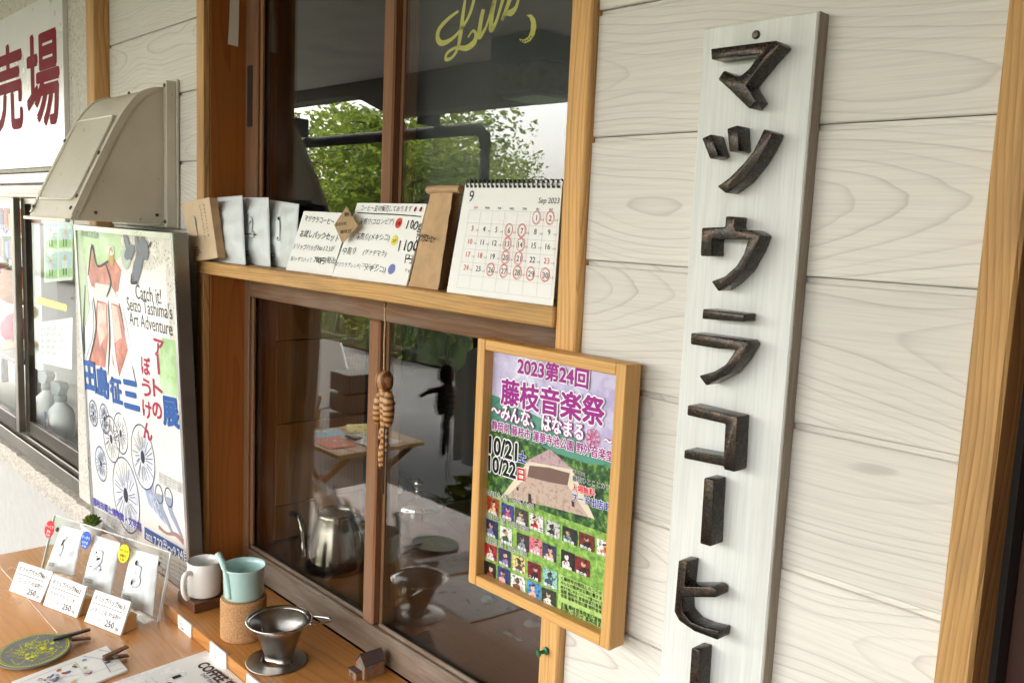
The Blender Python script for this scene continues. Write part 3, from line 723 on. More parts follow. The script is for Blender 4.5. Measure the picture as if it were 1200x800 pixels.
otext('藤枝ひとことカフェ', cB(505, 655), cB(690, 705), (10, 10, 14), bold=.01)
otext('入場無料', cB(502, 700), cB(605, 728), (220, 20, 30), hk=1.1, bold=.02); otext('フード出店あり', cB(502, 745), cB(700, 800), (20, 40, 170), hk=1.1, bold=.02)
TH = [(107, 68, 152, 150, (170, 60, 40), (240, 190, 150)), (162, 92, 210, 170, (70, 60, 150), (210, 90, 110)), (215, 110, 265, 190, (70, 66, 64), (210, 190, 180)), (272, 132, 325, 215, (232, 228, 222), (200, 30, 30)), (335, 158, 390, 240, (206, 206, 200), (50, 50, 54)), (400, 182, 458, 265, (38, 44, 40), (120, 150, 140)), (465, 205, 525, 290, (120, 40, 34), (40, 30, 34)), (535, 232, 590, 314, (240, 236, 230), (220, 130, 80)),
      (103, 155, 148, 238, (40, 44, 90), (140, 130, 170)), (157, 182, 203, 265, (226, 228, 220), (60, 90, 50)), (222, 208, 270, 290, (66, 50, 52), (150, 160, 170)), (272, 225, 321, 305, (232, 120, 140), (244, 180, 190)), (323, 248, 376, 330, (60, 62, 96), (230, 180, 150)), (395, 275, 449, 365, (44, 36, 36), (236, 226, 220)), (450, 300, 507, 388, (130, 34, 36), (60, 30, 30)),
      (98, 250, 143, 325, (180, 40, 50), (240, 220, 220)), (150, 268, 198, 350, (48, 46, 90), (150, 130, 180)), (205, 295, 255, 375, (228, 208, 140), (90, 70, 60)), (265, 320, 316, 405, (120, 24, 44), (60, 16, 26)), (325, 345, 380, 435, (150, 200, 190), (60, 90, 110)),
      (95, 318, 140, 410, (30, 24, 24), (150, 70, 60)), (147, 340, 195, 430, (56, 60, 130), (220, 180, 170)), (200, 368, 255, 455, (234, 232, 226), (120, 80, 60)), (262, 395, 315, 485, (80, 150, 210), (230, 190, 170)), (320, 422, 376, 510, (50, 60, 50), (236, 236, 232))]
rr = random.Random(5)
PHM = {}
def photo(c1):
    if c1 not in PHM: k = tuple(int(v*.35) for v in c1); l = tuple(min(255, int(v*1.25+20)) for v in c1); PHM[c1] = tex2('printed_photo', [srgb(*k), srgb(*c1), srgb(*c1), srgb(*l)], 210, 4)
    return PHM[c1]
for xa, ya, xb, yb_, c1, c2 in TH:
    k = .40*(xb-xa); C3 = p3((xa, ya), (xb, ya+k*.95), (xb, yb_), (xa, yb_-k*.95)); p.px(C3, photo(c1), 6)
    s_ = [q.inv(*v) for v in C3]; bl, tr = s_[3], s_[1]; wd, ht = tr[0]-bl[0], tr[1]-bl[1]; cx = bl[0]+wd*rr.uniform(.38, .62)
    p.disc(cx, bl[1]+ht*.66, wd*q.W*.17, ht*q.H*.15, photo(rr.choice([(222, 176, 148), (206, 160, 136), c2])), 8, 12)
    p.poly([(cx-wd*.30, bl[1]+.02*ht), (cx+wd*.3, bl[1]+.02*ht), (cx+wd*.22, bl[1]+ht*.42), (cx, bl[1]+ht*.52), (cx-wd*.34, bl[1]+ht*rr.uniform(.2, .42))], photo(c2), 7)
    p.disc(cx+wd*rr.uniform(-.1, .1), bl[1]+ht*rr.uniform(.74, .82), wd*q.W*rr.uniform(.1, .2), ht*q.H*rr.uniform(.05, .1), photo((60, 46, 40)), 9, 10, rr.uniform(-.6, .6))
    p.text(rr.choice(['音楽会', '合奏団', '歌の会', '二人組']), bl[0]+wd*.12, bl[1]+ht*.06, .0042, W_, .03, 10, wide=wd*q.W*.76)
for (a, b, t_) in (((105, 62), (290, 122), '10/21土 昼 12:00-16:00'), ((100, 150), (270, 210), '10/21土 夜 17:30-20:00'), ((95, 243), (262, 305), '10/22日 昼 11:00-15:30')):
    A_, B_ = [(540+x/K3, 560+y/K3) for x, y in (a, b)]; p.tpx(t_, A_, B_, (240, 240, 230), bold=.06, layer=9); p.tpx(t_, A_, B_, (30, 30, 30), bold=.005, layer=10)
p.px(p3((388, 372), (575, 450), (575, 610), (380, 520)), tex2('printed_pale_lawn', [srgb(150, 190, 90), srgb(176, 208, 120)], 90), 5)
for i, t_ in enumerate(['＜藤枝市合唱団とのコラボ＞', 'みんなの歌声が公園に響きます', '親子で楽しめるイベントが盛りだくさん', '協賛 藤枝市 音楽祭実行委員会', '会場 蓮華寺池公園 野外音楽堂', '', '主催 藤枝音楽祭実行委員会', 'お問い合わせ 事務局まで']):
    if t_: p.tpx(t_, *[(540+x/K3, 560+y/K3) for x, y in ((394, 392+i*17), (568, 462+i*18))], (24, 40, 20), bold=.01, layer=7)
p.build('printed_picture', fr)

# ------------------------------------------------------------------ exhibition poster panel
ex = thing('exhibition_panel', 'silver framed art exhibition poster panel leaning under the vent hood', 'poster panel', (-2.02, .76, .714))
Q = Quad((-2.326, .740, .7155), (-1.708, .737, .7155), (-1.708, .702, 1.462), (-2.326, .710, 1.462))
slab('back_panel', Q, .026, M['silverd'], ex)
def bar(a0, b0, a1, b1, nm):
    qq = Quad(Q.p(a0, b0, .004), Q.p(a1, b0, .004), Q.p(a1, b1, .004), Q.p(a0, b1, .004)); slab(nm, qq, .0036, M['silver'], ex)
fs, ft = .020, .016
bar(0, 0, fs, 1, 'frame_side'); bar(1-fs, 0, 1, 1, 'frame_side'); bar(fs+.0005, 1-ft, 1-fs-.0005, 1, 'frame_rail'); bar(fs+.0005, 0, 1-fs-.0005, ft, 'frame_rail')
sheet = Quad(Q.p(fs, ft), Q.p(1-fs, ft), Q.p(1-fs, 1-ft), Q.p(fs, 1-ft))
e = Print(sheet)
e.rect(0, 0, 1, 1, pm('poster_paper', srgb(236, 234, 228), .2, var=.04, vscale=5), 0)
speck = tex2('printed_speckle', [srgb(226, 222, 210), srgb(206, 200, 188)], 30, vor=(120, .45, srgb(128, 120, 108)))
green = tex2('printed_green_wash', [srgb(150, 190, 120), srgb(176, 212, 150), srgb(200, 226, 190)], 9)
rust = tex2('painted_rust', [srgb(150, 66, 44), srgb(186, 94, 66), srgb(206, 130, 104)], 16, 6)
flesh = tex2('painted_flesh', [srgb(214, 150, 130), srgb(234, 190, 172)], 20)
bl_ = tex2('painted_ink_blue', [srgb(30, 36, 48), srgb(58, 72, 92)], 40)
E4 = lambda x, y: (80+x/2.9647, 250+y/2.963)
E5 = lambda x, y: (80+x/3.8118, 480+y/3.8095)
def ep(L, m, ly, E_=E4): e.px([E_(*v) for v in L], m, ly)
def es(L, w_, m, ly, E_=E4): e.stroke([sheet.inv(*E_(*v)) for v in L], w_, m, ly)
def ed(x, y, rx, ry, m, ly, ro=0., E_=E4, n=20): a = sheet.inv(*E_(x, y)); e.disc(a[0], a[1], rx, ry, m, ly, n, ro)
ep([(180, 50), (380, 60), (390, 450), (300, 440), (190, 350)], speck, 1)
ep([(20, 45), (185, 52), (182, 150), (120, 200), (20, 160)], green, 2)
ep([(200, 395), (385, 445), (390, 640), (300, 620), (210, 560)], green, 2)
ep([(35, 60), (60, 160), (75, 330), (40, 460), (30, 300)], (206, 220, 190), 3)
ep([(70, 210), (85, 110), (100, 180), (140, 165), (150, 130), (165, 165), (185, 195), (175, 270), (130, 290), (80, 250)], rust, 4)
ep([(100, 300), (135, 310), (140, 430), (130, 535), (75, 520), (95, 400)], rust, 4)
ep([(150, 310), (180, 320), (200, 430), (235, 590), (190, 600), (155, 520)], rust, 4)
ep([(105, 310), (132, 315), (136, 420), (112, 460), (102, 400)], flesh, 5); ep([(152, 315), (172, 325), (188, 430), (162, 450)], flesh, 5)
ep([(95, 240), (150, 250), (175, 290), (140, 300), (90, 290)], (226, 226, 222), 5)
for L in ([(70, 215), (84, 112), (102, 182), (140, 166)], [(88, 290), (98, 400), (72, 520)], [(140, 300), (146, 430), (140, 560)], [(178, 310), (205, 430), (238, 590)], [(130, 170), (150, 240), (135, 290)], [(60, 250), (55, 400), (60, 500)]): es(L, [.004, .010, .005, .006][:len(L)], (58, 64, 66), 6)
for L in ([(80, 300), (84, 400), (60, 500)], [(150, 330), (160, 480), (180, 580)], [(190, 330), (215, 470), (232, 540)]): es(L, [.014, .022, .010], (222, 232, 236), 6)
ed(152, 150, .016, .022, (206, 170, 90), 7); ed(150, 128, .022, .012, (236, 236, 226), 7)
# a plain dark winged insect
for (x, y, rx, ry, ro) in ((208, 108, .014, .038, .55), (240, 92, .010, .05, .12), (250, 160, .020, .062, -.55), (215, 135, .034, .014, .35), (272, 128, .018, .022, 0), (238, 200, .018, .034, -.6), (228, 225, .014, .012, 0)): ed(x, y, rx, ry, bl_, 7, ro)
ed(203, 152, .03, .026, (190, 204, 186), 6, .6)
es([(280, 120), (292, 100)], .005, (40, 48, 60), 8); es([(225, 225), (222, 240), (245, 240)], .007, (40, 48, 60), 8)
# ink drawn discs
inkb = (66, 74, 104); lb = tex2('ink_wash', [srgb(196, 202, 214), srgb(222, 226, 232)], 14)
for (x, y, r_) in ((115, 15, .034), (165, 40, .038), (195, 130, .058), (237, 105, .05), (150, 240, .045), (335, 210, .075), (260, 380, .092)):
    a, b = sheet.inv(*E5(x, y))
    e.disc(a, b, r_*.95, r_, lb, 3, 30); e.ring(a, b, r_*.95, r_, .0035, inkb, 5)
    for k in range(26):
        t_ = 2*math.pi*k/26+rr.uniform(-.1, .1); r0_, r1_ = rr.uniform(.2, .4), rr.uniform(.6, .95)
        e.stroke([(a+r_*.95*r0_*math.cos(t_)/sheet.W, b+r_*r0_*math.sin(t_)/sheet.H), (a+r_*.95*r1_*math.cos(t_+.12)/sheet.W, b+r_*r1_*math.sin(t_+.12)/sheet.H)], .002, inkb, 5, 1)
    e.disc(a, b, r_*.16, r_*.2, (40, 44, 64), 6, 12)
for k in range(16): es([(240+k*9, -40+k*22), (300+k*6, 190+k*14), (360+k*5, 420+k*6)], [.004, .010, .003], rr.choice([(150, 160, 190), (176, 184, 206), (196, 202, 218)]), 2, E5)
for x, y in ((408, 375), (450, 390)):
    es([(x, y), (x+8, y+60), (x+30, y+110), (x+60, y+180)], [.03, .02, .016, .008], (150, 158, 178), 4, E5); a = sheet.inv(*E5(x, y)); e.ring(a[0], a[1], .022, .022, .003, inkb, 5)
es([(405, 520), (440, 550), (480, 555), (515, 590)], [.01, .006, .01, .014], (170, 130, 120), 4, E5)
DK = (60, 58, 60)
E4 = lambda x, y: (80+x/2.9647, 250+y/2.963)
for t_, a, b in (('Catch it!', (237, 295), (327, 315)), ("Seizo Tashima's", (207, 335), (365, 368)), ('Art Adventure', (215, 385), (365, 425))): e.tpx(t_, E4(*a), E4(*b), DK, layer=5, hk=1.05)
e.tpx('静岡県文化芸術', E4(45, 78), E4(108, 86), (96, 120, 110), layer=5)
CR = (176, 24, 70)
for i, ch in enumerate('アートのぼうけん'):
    col_, row = (0, i) if i < 4 else (1, i-4)
    X_, Y_ = ((318+row*-2, 492+row*72) if col_ == 0 else (273+row*2, 556+row*75)); a = sheet.inv(*E4(X_, Y_)); h_ = .045
    if ch == 'ー': e.stroke([(a[0], a[1]+.065), (a[0]+.004, a[1]+.005)], .011, CR, 6)
    else: e.text(ch, a[0], a[1], h_, CR, .03, 6, align='c', wide=.05)
BLU = (22, 84, 160)
for ch, a, b in (('田', (60, 600), (100, 612)), ('島', (106, 622), (146, 634)), ('征', (152, 644), (192, 656)), ('三', (200, 668), (250, 682)), ('展', (335, 722), (388, 736))):
    e.tpx(ch, E4(*a), E4(*b), BLU, bold=.045, layer=9, hk=.78)
E5 = lambda x, y: (80+x/3.8118, 480+y/3.8095)
e.tpx('藤枝市郷土博物館・文学館', E5(118, 420), E5(330, 540), (84, 76, 170), bold=.03, layer=7, hk=.8)
for i in range(6): e.tpx('開館時間は午前九時から午後五時まで 休館日は月曜日', E5(112, 445+i*16), E5(330-i*10, 562+i*13), (120, 116, 112), layer=6, hk=.9)
e.px([E5(*v) for v in ((343, 520), (545, 640), (548, 690), (343, 575))], (52, 92, 160), 6)
e.tpx('2023.', E5(352, 572), E5(382, 590), W_, bold=.02, layer=8); e.tpx('7.22㊏〜9.24㊐', E5(388, 600), E5(540, 682), W_, bold=.02, layer=8, hk=.95)
for i in range(5): e.tpx('入館料 一般二百円 中学生以下無料 同時開催', E5(405, 640+i*20), E5(540, 716+i*20), (110, 106, 100), layer=6, hk=.9)
for i in range(4): e.tpx('絵本と絵画の世界を旅する展覧会', E5(408, 285+i*12), E5(515, 340+i*12), (150, 146, 142), layer=6, hk=.7)
e.build('printed_picture', ex)
# ------------------------------------------------------------------ things on the window shelf
BK = (26, 26, 28)
def qy(bl, br, tr, tl, yb, yt):
    yb = yb if isinstance(yb, tuple) else (yb, yb); yt = yt if isinstance(yt, tuple) else (yt, yt)
    return Quad(onY(*bl, yb[0]), onY(*br, yb[1]), onY(*tr, yt[1]), onY(*tl, yt[0]))
def snap(q_, z):
    """stand a sheet on a level"""
    for i in (0, 1): q_.c[i].z = z
    return Quad(*q_.c)
ZS = 1.4085
def digit_art(P, d):
    """outlined number with a filled counter, as printed on the pouches"""
    k = (120, 128, 130)
    P.text(str(d), .5, .42, .050, k, .075, 1, align='c'); P.text(str(d), .5, .42, .050, M['pouch'], .055, 4, align='c')
    if d == 1: P.poly([(.45, .60), (.54, .62), (.55, .76), (.47, .74)], BK, 7); P.disc(.5, .43, .002, .0025, BK, 7, 10)
    if d == 2: P.poly([(.48, .63), (.58, .66), (.56, .61), (.50, .59)], BK, 7); P.stroke([(.22, .44), (.72, .44)], .0018, BK, 7, 1); P.disc(.38, .72, .0018, .0022, BK, 7, 8)
    if d == 3: P.disc(.40, .80, .0035, .005, BK, 7, 12, .4); P.disc(.42, .45, .003, .005, BK, 7, 12, -.4)
    P.text('DRIP COFFEE', .12, .17, .0042, BK, .01, 3); P.text('MATSUURA', .12, .125, .0042, BK, .01, 3)
    P.text('No.%d' % d, .05, .25, .0042, BK, .01, 3)
def pouch(name, q_, d, label, group, th=.011):
    t = thing(name, label, 'coffee pouch', (q_.c[0]+q_.c[1])/2, group)
    pillow('pouch_body', q_, th, M['pouch'], t); P = Print(q_); digit_art(P, d); P.build('printing', t); return t
# kraft card box at the shelf end
q_ = qy((228, 306.3), (255.6, 302), (245.6, 231.4), (213, 238), (.755, .760), (.757, .763)); q_.c[0].z -= 0
kc = thing('kraft_card', 'pale kraft drip coffee box standing at the left end of the window shelf', 'card box', (-1.66, .77, 1.409))
slab('box_body', q_, .016, M['kraft'], kc); slab('box_face', Quad(*[v+q_.n*.0012 for v in q_.c]), .001, M['kraftl'], kc)
q2 = Quad(*[v+q_.n*.0013 for v in q_.c]); P = Print(q2)
P.text('1', .34, .42, .055, (150, 134, 110), .075, 1, align='c'); P.text('1', .34, .42, .055, M['kraftl'], .055, 4, align='c')
P.poly([(.30, .60), (.42, .58), (.43, .72), (.32, .73)], (92, 150, 190), 4); P.disc(.36, .46, .002, .0026, BK, 4, 10)
for i, ch in enumerate('マツウラコーヒーの'): P.text(ch, .80, .86-i*.062, .0075, BK, .01, 3, align='c')
for i, ch in enumerate('ドリップバッグコーヒー'): P.text(ch, .66, .86-i*.056, .0065, BK, .01, 3, align='c')
for i in range(4): P.text(['COFFEE', 'DRIP BAG', 'MATSUURA', '焙煎'][i], .18, .20-i*.042, .0045, BK, .01, 3)
P.build('printing', kc)
G = 'drip coffee pouches on the window shelf'
pouch('coffee_pouch', snap(qy((240, 307), (288, 304.5), (284, 229), (248, 232), .784, (.796, .802)), ZS), 3, 'pale grey pouch leaning on the shelf right behind the kraft card box', G)
pouch('coffee_pouch', snap(qy((286, 305), (317, 307), (315, 231.4), (285, 231.4), .806, .822), ZS), 2, 'middle of three pale grey pouches leaning on the window shelf', G, .009)
pouch('coffee_pouch', snap(qy((316, 306), (346, 311), (350.6, 239), (315.6, 234), .824, .842), ZS), 1, 'pale grey pouch on the shelf right beside the handwritten trial card', G, .009)
# handwritten cards
q_ = snap(qy((335, 311.5), (389, 319.5), (410, 250), (356, 247.3), .792, .822), ZS)
ca_ = thing('price_board', 'white handwritten trial pack card beside the numbered pouches on the shelf', 'hand lettered card', (q_.c[0]+q_.c[1])/2)
slab('card', q_, .0025, M['paper'], ca_); P = Print(q_); S1 = lambda x, y: (330+x/7.0588, 230+y/7.057)
for t_, a, b, bd in (('マツウラコーヒー', (183, 205), (430, 235), .02), ('お試しパックセット', (148, 330), (465, 372), .02), ('ドリップバッグNo.1.2.3が', (95, 435), (428, 458), .005), ('各1ヶずつ入って', (72, 530), (245, 545), .005), ('700円', (262, 545), (345, 562), .045), ('(税込)', (358, 548), (440, 555), .0)):
    P.tpx(t_, S1(*a), S1(*b), BK, bold=bd*.35, hk=.98, hand=.05)
P.build('handwriting', ca_)
q_ = snap(qy((389, 319.5), (476, 328.5), (500, 239), (419, 237.8), .786, .816), ZS)
cb_ = thing('price_board', 'white handwritten bean price card with coloured spots beside the kraft bag', 'hand lettered card', (q_.c[0]+q_.c[1])/2)
slab('card', q_, .0025, M['paper'], cb_); P = Print(q_)
for t_, a, b, bd, hk in (('コーヒー豆の販売しております', (628, 115), (1065, 125), .005, 1.3), ('・深煎り(コロンビア)', (600, 228), (912, 230), .008, 1.3), ('・深煎り(メキシコ)', (575, 350), (875, 365), .008, 1.3), ('・中煎り', (465, 470), (595, 478), .008, 1.3), ('(グァテマラ)', (660, 478), (845, 492), .004, 1.2), ('・マツウラブレンド(', (425, 572), (640, 592), .006, 1.3), ('コロンビア・', (650, 580), (800, 596), .004, 1.1), ('メキシコ)', (665, 612), (838, 625), .004, 1.1), ('100g', (1018, 270), (1140, 278), .015, 1.2), ('1100', (945, 452), (1098, 455), .02, 1.2), ('円', (993, 545), (1050, 548), .02, 1.), ('です', (990, 615), (1030, 632), .01, 1.)):
    P.tpx(t_, S1(*a), S1(*b), BK, bold=bd*.35, hk=hk*.76, hand=.05)
P.stroke([q_.inv(*S1(x, y)) for x, y in ((605, 135), (760, 145), (900, 150), (1050, 160), (1150, 170))], .0018, BK, 2)
for x, y, c_, t_ in ((957, 222, (226, 64, 44), '定番'), (920, 365, (236, 226, 90), 'コク'), (890, 600, (112, 122, 186), '')):
    a = q_.inv(*S1(x, y)); P.disc(a[0], a[1], .0082, .0082, c_, 2)
    if t_: P.text(t_, a[0], a[1]-.003/q_.H, .0062, BK, .01, 4, align='c')
for x in (1102, 1150): a = q_.inv(*S1(x, 108)); P.disc(a[0], a[1], .003, .0042, (130, 30, 30), 2, 14, -.4)
P.build('handwriting', cb_)
tg = thing('diamond_tag', 'small brown diamond shaped tag stuck over the two white cards', 'tag', onY(406, 264, .79))
qd = Quad(onY(391.6, 263.3, .7885), onY(401, 285, .786), onY(419.5, 264.7, .7925), onY(406, 242, .797)); slab('tag_card', qd, .0012, pm('tan_tag_paper', srgb(176, 146, 104), .7), tg)
P = Print(qd); dg_ = R(48)
for a, t_, w_ in (((405, 254), '新豆', .0065), ((394.5, 265), '自家焙煎', .0052), ((400, 274), '珈琲豆', .0056)):
    P.tpx(t_, a, (a[0]+13, a[1]-1.0), BK, size=w_*1.25, bold=.01)
P.build('lettering', tg)
# kraft coffee bag
kbq = [onY(479, 331, .788), onY(513.7, 336, .786), onY(523, 334.5, .826), onY(487, 329, .828)]
for v in kbq: v.z = ZS
kt = [onY(504.5, 226, .806), onY(538, 224.5, .806)]
kb_ = thing('kraft_bag', 'brown kraft paper coffee bag with rolled top beside the calendar', 'paper bag', kbq[0])
V, Fc = [], []; nl = 12
topf = [kt[0], onY(530.5, 228, .803), onY(541, 225.5, .826), onY(507, 224, .824)]
for v in topf: v.z = kt[0].z
for j in range(nl+1):
    f = j/nl; g_ = f**1.3
    ring = []
    for c0, c1 in zip(kbq, topf): ring.append(c0.lerp(c1, f))
    # the sides keep their depth low down and pinch together at the roll
    cen = sum(ring, Vector())/4
    L8 = []
    for i in range(4):
        a, b = ring[i], ring[(i+1) % 4]
        for k in range(5):
            v = a.lerp(b, k/5); bul = math.sin(k/5*math.pi)*math.sin(min(1, f*1.15)*math.pi)*.004
            if i in (1, 3): bul = -math.sin(k/5*math.pi)*f*.012
            dv = (v-cen); dv.z = 0; v = v+dv.normalized()*bul+Vector((noise.noise(v*60), noise.noise(v*60+Vector((5, 5, 5))), 0))*.0014; L8.append(v)
    V += L8
for j in range(nl):
    for k in range(20): Fc.append([j*20+k, j*20+(k+1) % 20, j*20+20+(k+1) % 20, j*20+20+k])
Fc += [list(range(20))[::-1], [nl*20+k for k in range(20)]]
obj('bag_body', V, Fc, M['kraft'], kb_)
a, b = onY(503, 223, .808), onY(541, 221.5, .812)
g_ = tubegeo([a, a.lerp(b, .33)+Vector((0, 0, .0006)), a.lerp(b, .66), b], [.0075, .008, .008, .0075], 12); obj('rolled_top', [Vector((v.x, v.y, a.z+(v.z-a.z)*.8)) for v in g_[0]], g_[1], M['kraft'], kb_, smooth=False)
qk = Quad(kbq[0], kbq[1], topf[1], topf[0], lambda a, b: .0056); P = Print(qk); S2 = lambda x, y: (475+x/5.163, 205+y/5.161)
P.tpx('マツウラコーヒー', S2(72, 398), S2(188, 412), BK, hk=2.1, bold=.03, layer=4, hand=.04); P.build('handwriting', kb_)
# calendar
q_ = snap(qy((523.4, 338.6), (648, 356), (659, 214.7), (545.7, 214.7), .7725, .808), ZS)
cl = thing('desk_calendar', 'white spiral desk calendar for september with red circled dates', 'calendar', (q_.c[0]+q_.c[1])/2)
slab('page', q_, .0014, M['paper'], cl)
bq = Quad(Vector((q_.c[0].x, .848, ZS)), Vector((q_.c[1].x, .848, ZS)), q_.c[2]+Vector((0, .004, -.002)), q_.c[3]+Vector((0, .004, -.002))); slab('stand_card', bq, .0014, M['paper2'], cl)
gsp = []
for i in range(21):
    c_ = q_.p(.03+i*.047, 1, 0)+Vector((0, .003, -.001))
    for dx in (-.0009, .0009):
        gsp.append(tubegeo([c_+Vector((dx, .0062*math.sin(t_), .0062*math.cos(t_))) for t_ in [k*math.pi/6 for k in range(12)]], .0006, 5))
sp_ = obj('spiral_binding', *join(*gsp), M['blackp'], cl); sp_['kind'] = 'stuff'
P = Print(q_); gry = (176, 176, 174)
for i in range(21): P.rect(.015+i*.047, .958, .045+i*.047, .978, (60, 58, 56), 1)
P.text('9', .07, .83, .023, (40, 40, 42), -.004, 1); P.text('Sep 2023', .985, .83, .0105, (60, 60, 62), 0, 1, align='r', shear=.15)
gx = [.10+i*.126 for i in range(8)]; gy = [.755-i*.117 for i in range(7)]
for x in gx: P.rect(x-.0008, gy[6], x+.0008, gy[0], gry, 1)
for y in gy: P.rect(gx[0], y-.0008, gx[7], y+.0008, gry, 1)
for i, dn in enumerate(['SUN', 'MON', 'TUE', 'WED', 'THU', 'FRI', 'SAT']): P.text(dn, gx[i]+.063, .768, .0042, (220, 60, 50) if i == 0 else (90, 90, 92), .01, 1, align='c')
for d in range(1, 31):
    c_ = (d+4) % 7; r_ = (d+4)//7; x, y = gx[c_]+.062, gy[r_]-.072
    P.text(str(d), x, y, .0105, (210, 60, 50) if d in (3, 10, 17, 18, 23, 24) else (60, 60, 62), -.006, 1, align='c')
    P.text('大安', x+.04, y, .0032, (150, 150, 150), 0, 1)
    if d in (1, 2, 6, 7, 13, 14, 20, 21, 26, 27, 28, 29, 30):
        for k in range(3): P.ring(x+rr.uniform(-.006, .006), y+.024+rr.uniform(-.004, .004), .0066+.0006*k, .0082+.0005*k, .00045, (228, 92, 88), 2, 20)
P.build('printing', cl)
# ------------------------------------------------------------------ charm hanging under the shelf, pin, paper strip
ch_ = thing('hanging_charm', 'striped tan and brown carved charm hanging on a cord below the shelf', 'charm', (-1.135, .80, 1.11))
def stripe(name, axis_z, c1, c2, sc_):
    s = NT(name); tc = s.n('TexCoord'); sp = s.n('SeparateXYZ'); s.t.links.new(tc.outputs['Object'], sp.inputs[0])
    n_ = s.noise(tc.outputs['Object'], 60, 2); t_ = s.math('SINE', s.math('ADD', s.math('MULTIPLY', sp.outputs[axis_z], sc_), s.math('MULTIPLY', n_, 5.)))
    c = s.mix(s.ramp(t_, -.2, .5), c1, c2); s.put(s.b.inputs['Base Color'], c); s.b.inputs['Roughness'].default_value = .45; return s.m
st1 = stripe('striped_tan_wood', 2, srgb(200, 154, 98), srgb(120, 70, 36), 640.); st2 = stripe('striped_head_wood', 0, srgb(176, 124, 74), srgb(100, 58, 30), 520.)
yc = .806
def lump(name, px, py, rx, rz, mat, ry=None, tilt=0., n=14):
    c = onY(px, py, yc); V, Fc = lathegeo([(math.sin(math.pi*k/10)*1., -math.cos(math.pi*k/10)) for k in range(11)], seg=n)
    Mx = Matrix.Translation(c) @ Matrix.Rotation(tilt, 4, 'Y'); V = [Mx @ Vector((v.x*rx, v.y*(ry or rx), (1 if v.z > 0 else -1)*abs(v.z)**.75*rz)) for v in V]
    return obj(name, V, Fc, mat, ch_, smooth=True)
hdp = lump('head', 450.5, 446, .0148, .0175, st2); pf = lump('pale_face', 446.5, 451, .0052, .011, pm('pale_wood', srgb(226, 206, 160), .5), tilt=-.35); pf.location += (CAM-onY(446, 452, yc)).normalized()*.012
lump('wing', 444, 478, .0088, .0275, st1, .010, .10); lump('wing', 455.3, 479, .0088, .030, st1, .010, -.03)
lump('tail', 447, 507, .0044, .014, st1, tilt=.22); lump('tail', 452, 506, .0044, .014, st1, tilt=-.2); lump('tail', 446.5, 533, .0046, .024, st1, tilt=.02); lump('tail', 452, 522, .0036, .016, st1)
for dx_, dy_, zz in ((-.028, .034, 474), (.012, .012, 468)):
    c_ = onY(450, 464, yc); obj('arm', *tubegeo(curve([c_, c_+Vector((dx_*.5, dy_*.6, -.004)), c_+Vector((dx_, dy_, -.014))], 4), [.005]*5+[.0038]*4, 8), st1, ch_, smooth=True)
top = onY(451, 356, .80); obj('cord', *tubegeo([top, onY(451.2, 380, .803), onY(450.2, 405, .805), onY(450, 436, .806)], .0013, 6), pm('cord_twine', srgb(206, 178, 130), .8, var=.3, vscale=600), ch_)
obj('core', *tubegeo([onY(450.5, 450, yc), onY(450, 480, yc), onY(449.5, 505, yc), onY(448.5, 545, yc)], [.008, .0075, .005, .003], 8), st1, ch_, smooth=True)
obj('tail_cord', *tubegeo([onY(450.5, 500, .802), onY(450, 540, .803), onY(449, 578, .804)], .0014, 6), M['blackp'], ch_)
obj('hook', *tubegeo([Vector((top.x, .80, 1.386)), Vector((top.x, .80, 1.378)), Vector((top.x+.004, .80, 1.374)), Vector((top.x, .80, 1.370)), Vector((top.x-.003, .80, 1.374))], .0012, 6), M['screw'], ch_)
pc = onY(640, 762, .7665); pinm = pm('green_plastic', srgb(10, 110, 70), .3)
pn = thing('push_pin', 'green push pin in the post below the framed poster', 'push pin', pc)
V, Fc = lathegeo([(0, .0), (.0052, 0), (.0052, .0015), (.0028, .003), (.0024, .0085), (.0042, .010), (.0042, .0125), (0, .0135)], seg=16)
Mx = Vector((-.25, -1, -.12)).to_track_quat('Z', 'Y').to_matrix().to_4x4(); Mx.translation = pc; obj('pin_head', *xf((V, Fc), Mx), pinm, pn, smooth=False)
obj('pin_needle', *tubegeo([pc, pc+Vector((.0, .006, 0))], .0006, 6), M['steel'], pn)
ptop = onX(274.5, -20, -1.7245)
qs = Quad(onX(267, 52, -1.7235), onX(279, 55, -1.7235), onX(281, -30, -1.7235), onX(271, -30, -1.7235), lambda a, b: .0012*math.sin(b*5))
st_ = slab('paper_strip', qs, .0004, M['paper2'], None, 3, 8); tag(st_, 'strip of white paper hanging on the brown window jamb', 'paper strip')
# ------------------------------------------------------------------ counter
ZC_, ZT = .714, .738
ct = thing('counter', 'varnished pine plank counter below the shop window', 'counter', (-1.5, .5, .06))
for i, (y0, y1) in enumerate(((.20, .3351), (.3354, .4752), (.4755, .6184), (.6187, .7775))): box('plank', -2.185, -.85, y0, y1, ZC_-.032, ZC_, M['counter'], ct, .0005, 1)
for x in (-2.1, -.95):
    for y in (.26, .70): box('leg', x-.03, x+.03, y-.03, y+.03, .062, ZC_-.0325, M['counter'], ct, .003)
for y in (.26, .70): box('apron', -2.069, -.981, y-.012, y+.012, ZC_-.10, ZC_-.0327, M['counter'], ct, .002)
stp = box('step_shelf', -1.6685, -.86, .6612, .8535, ZC_+.0006, ZT, M['step'], None, .0012, 2); tag(stp, 'raised orange cedar board along the window holding cups and dripper', 'shelf board')
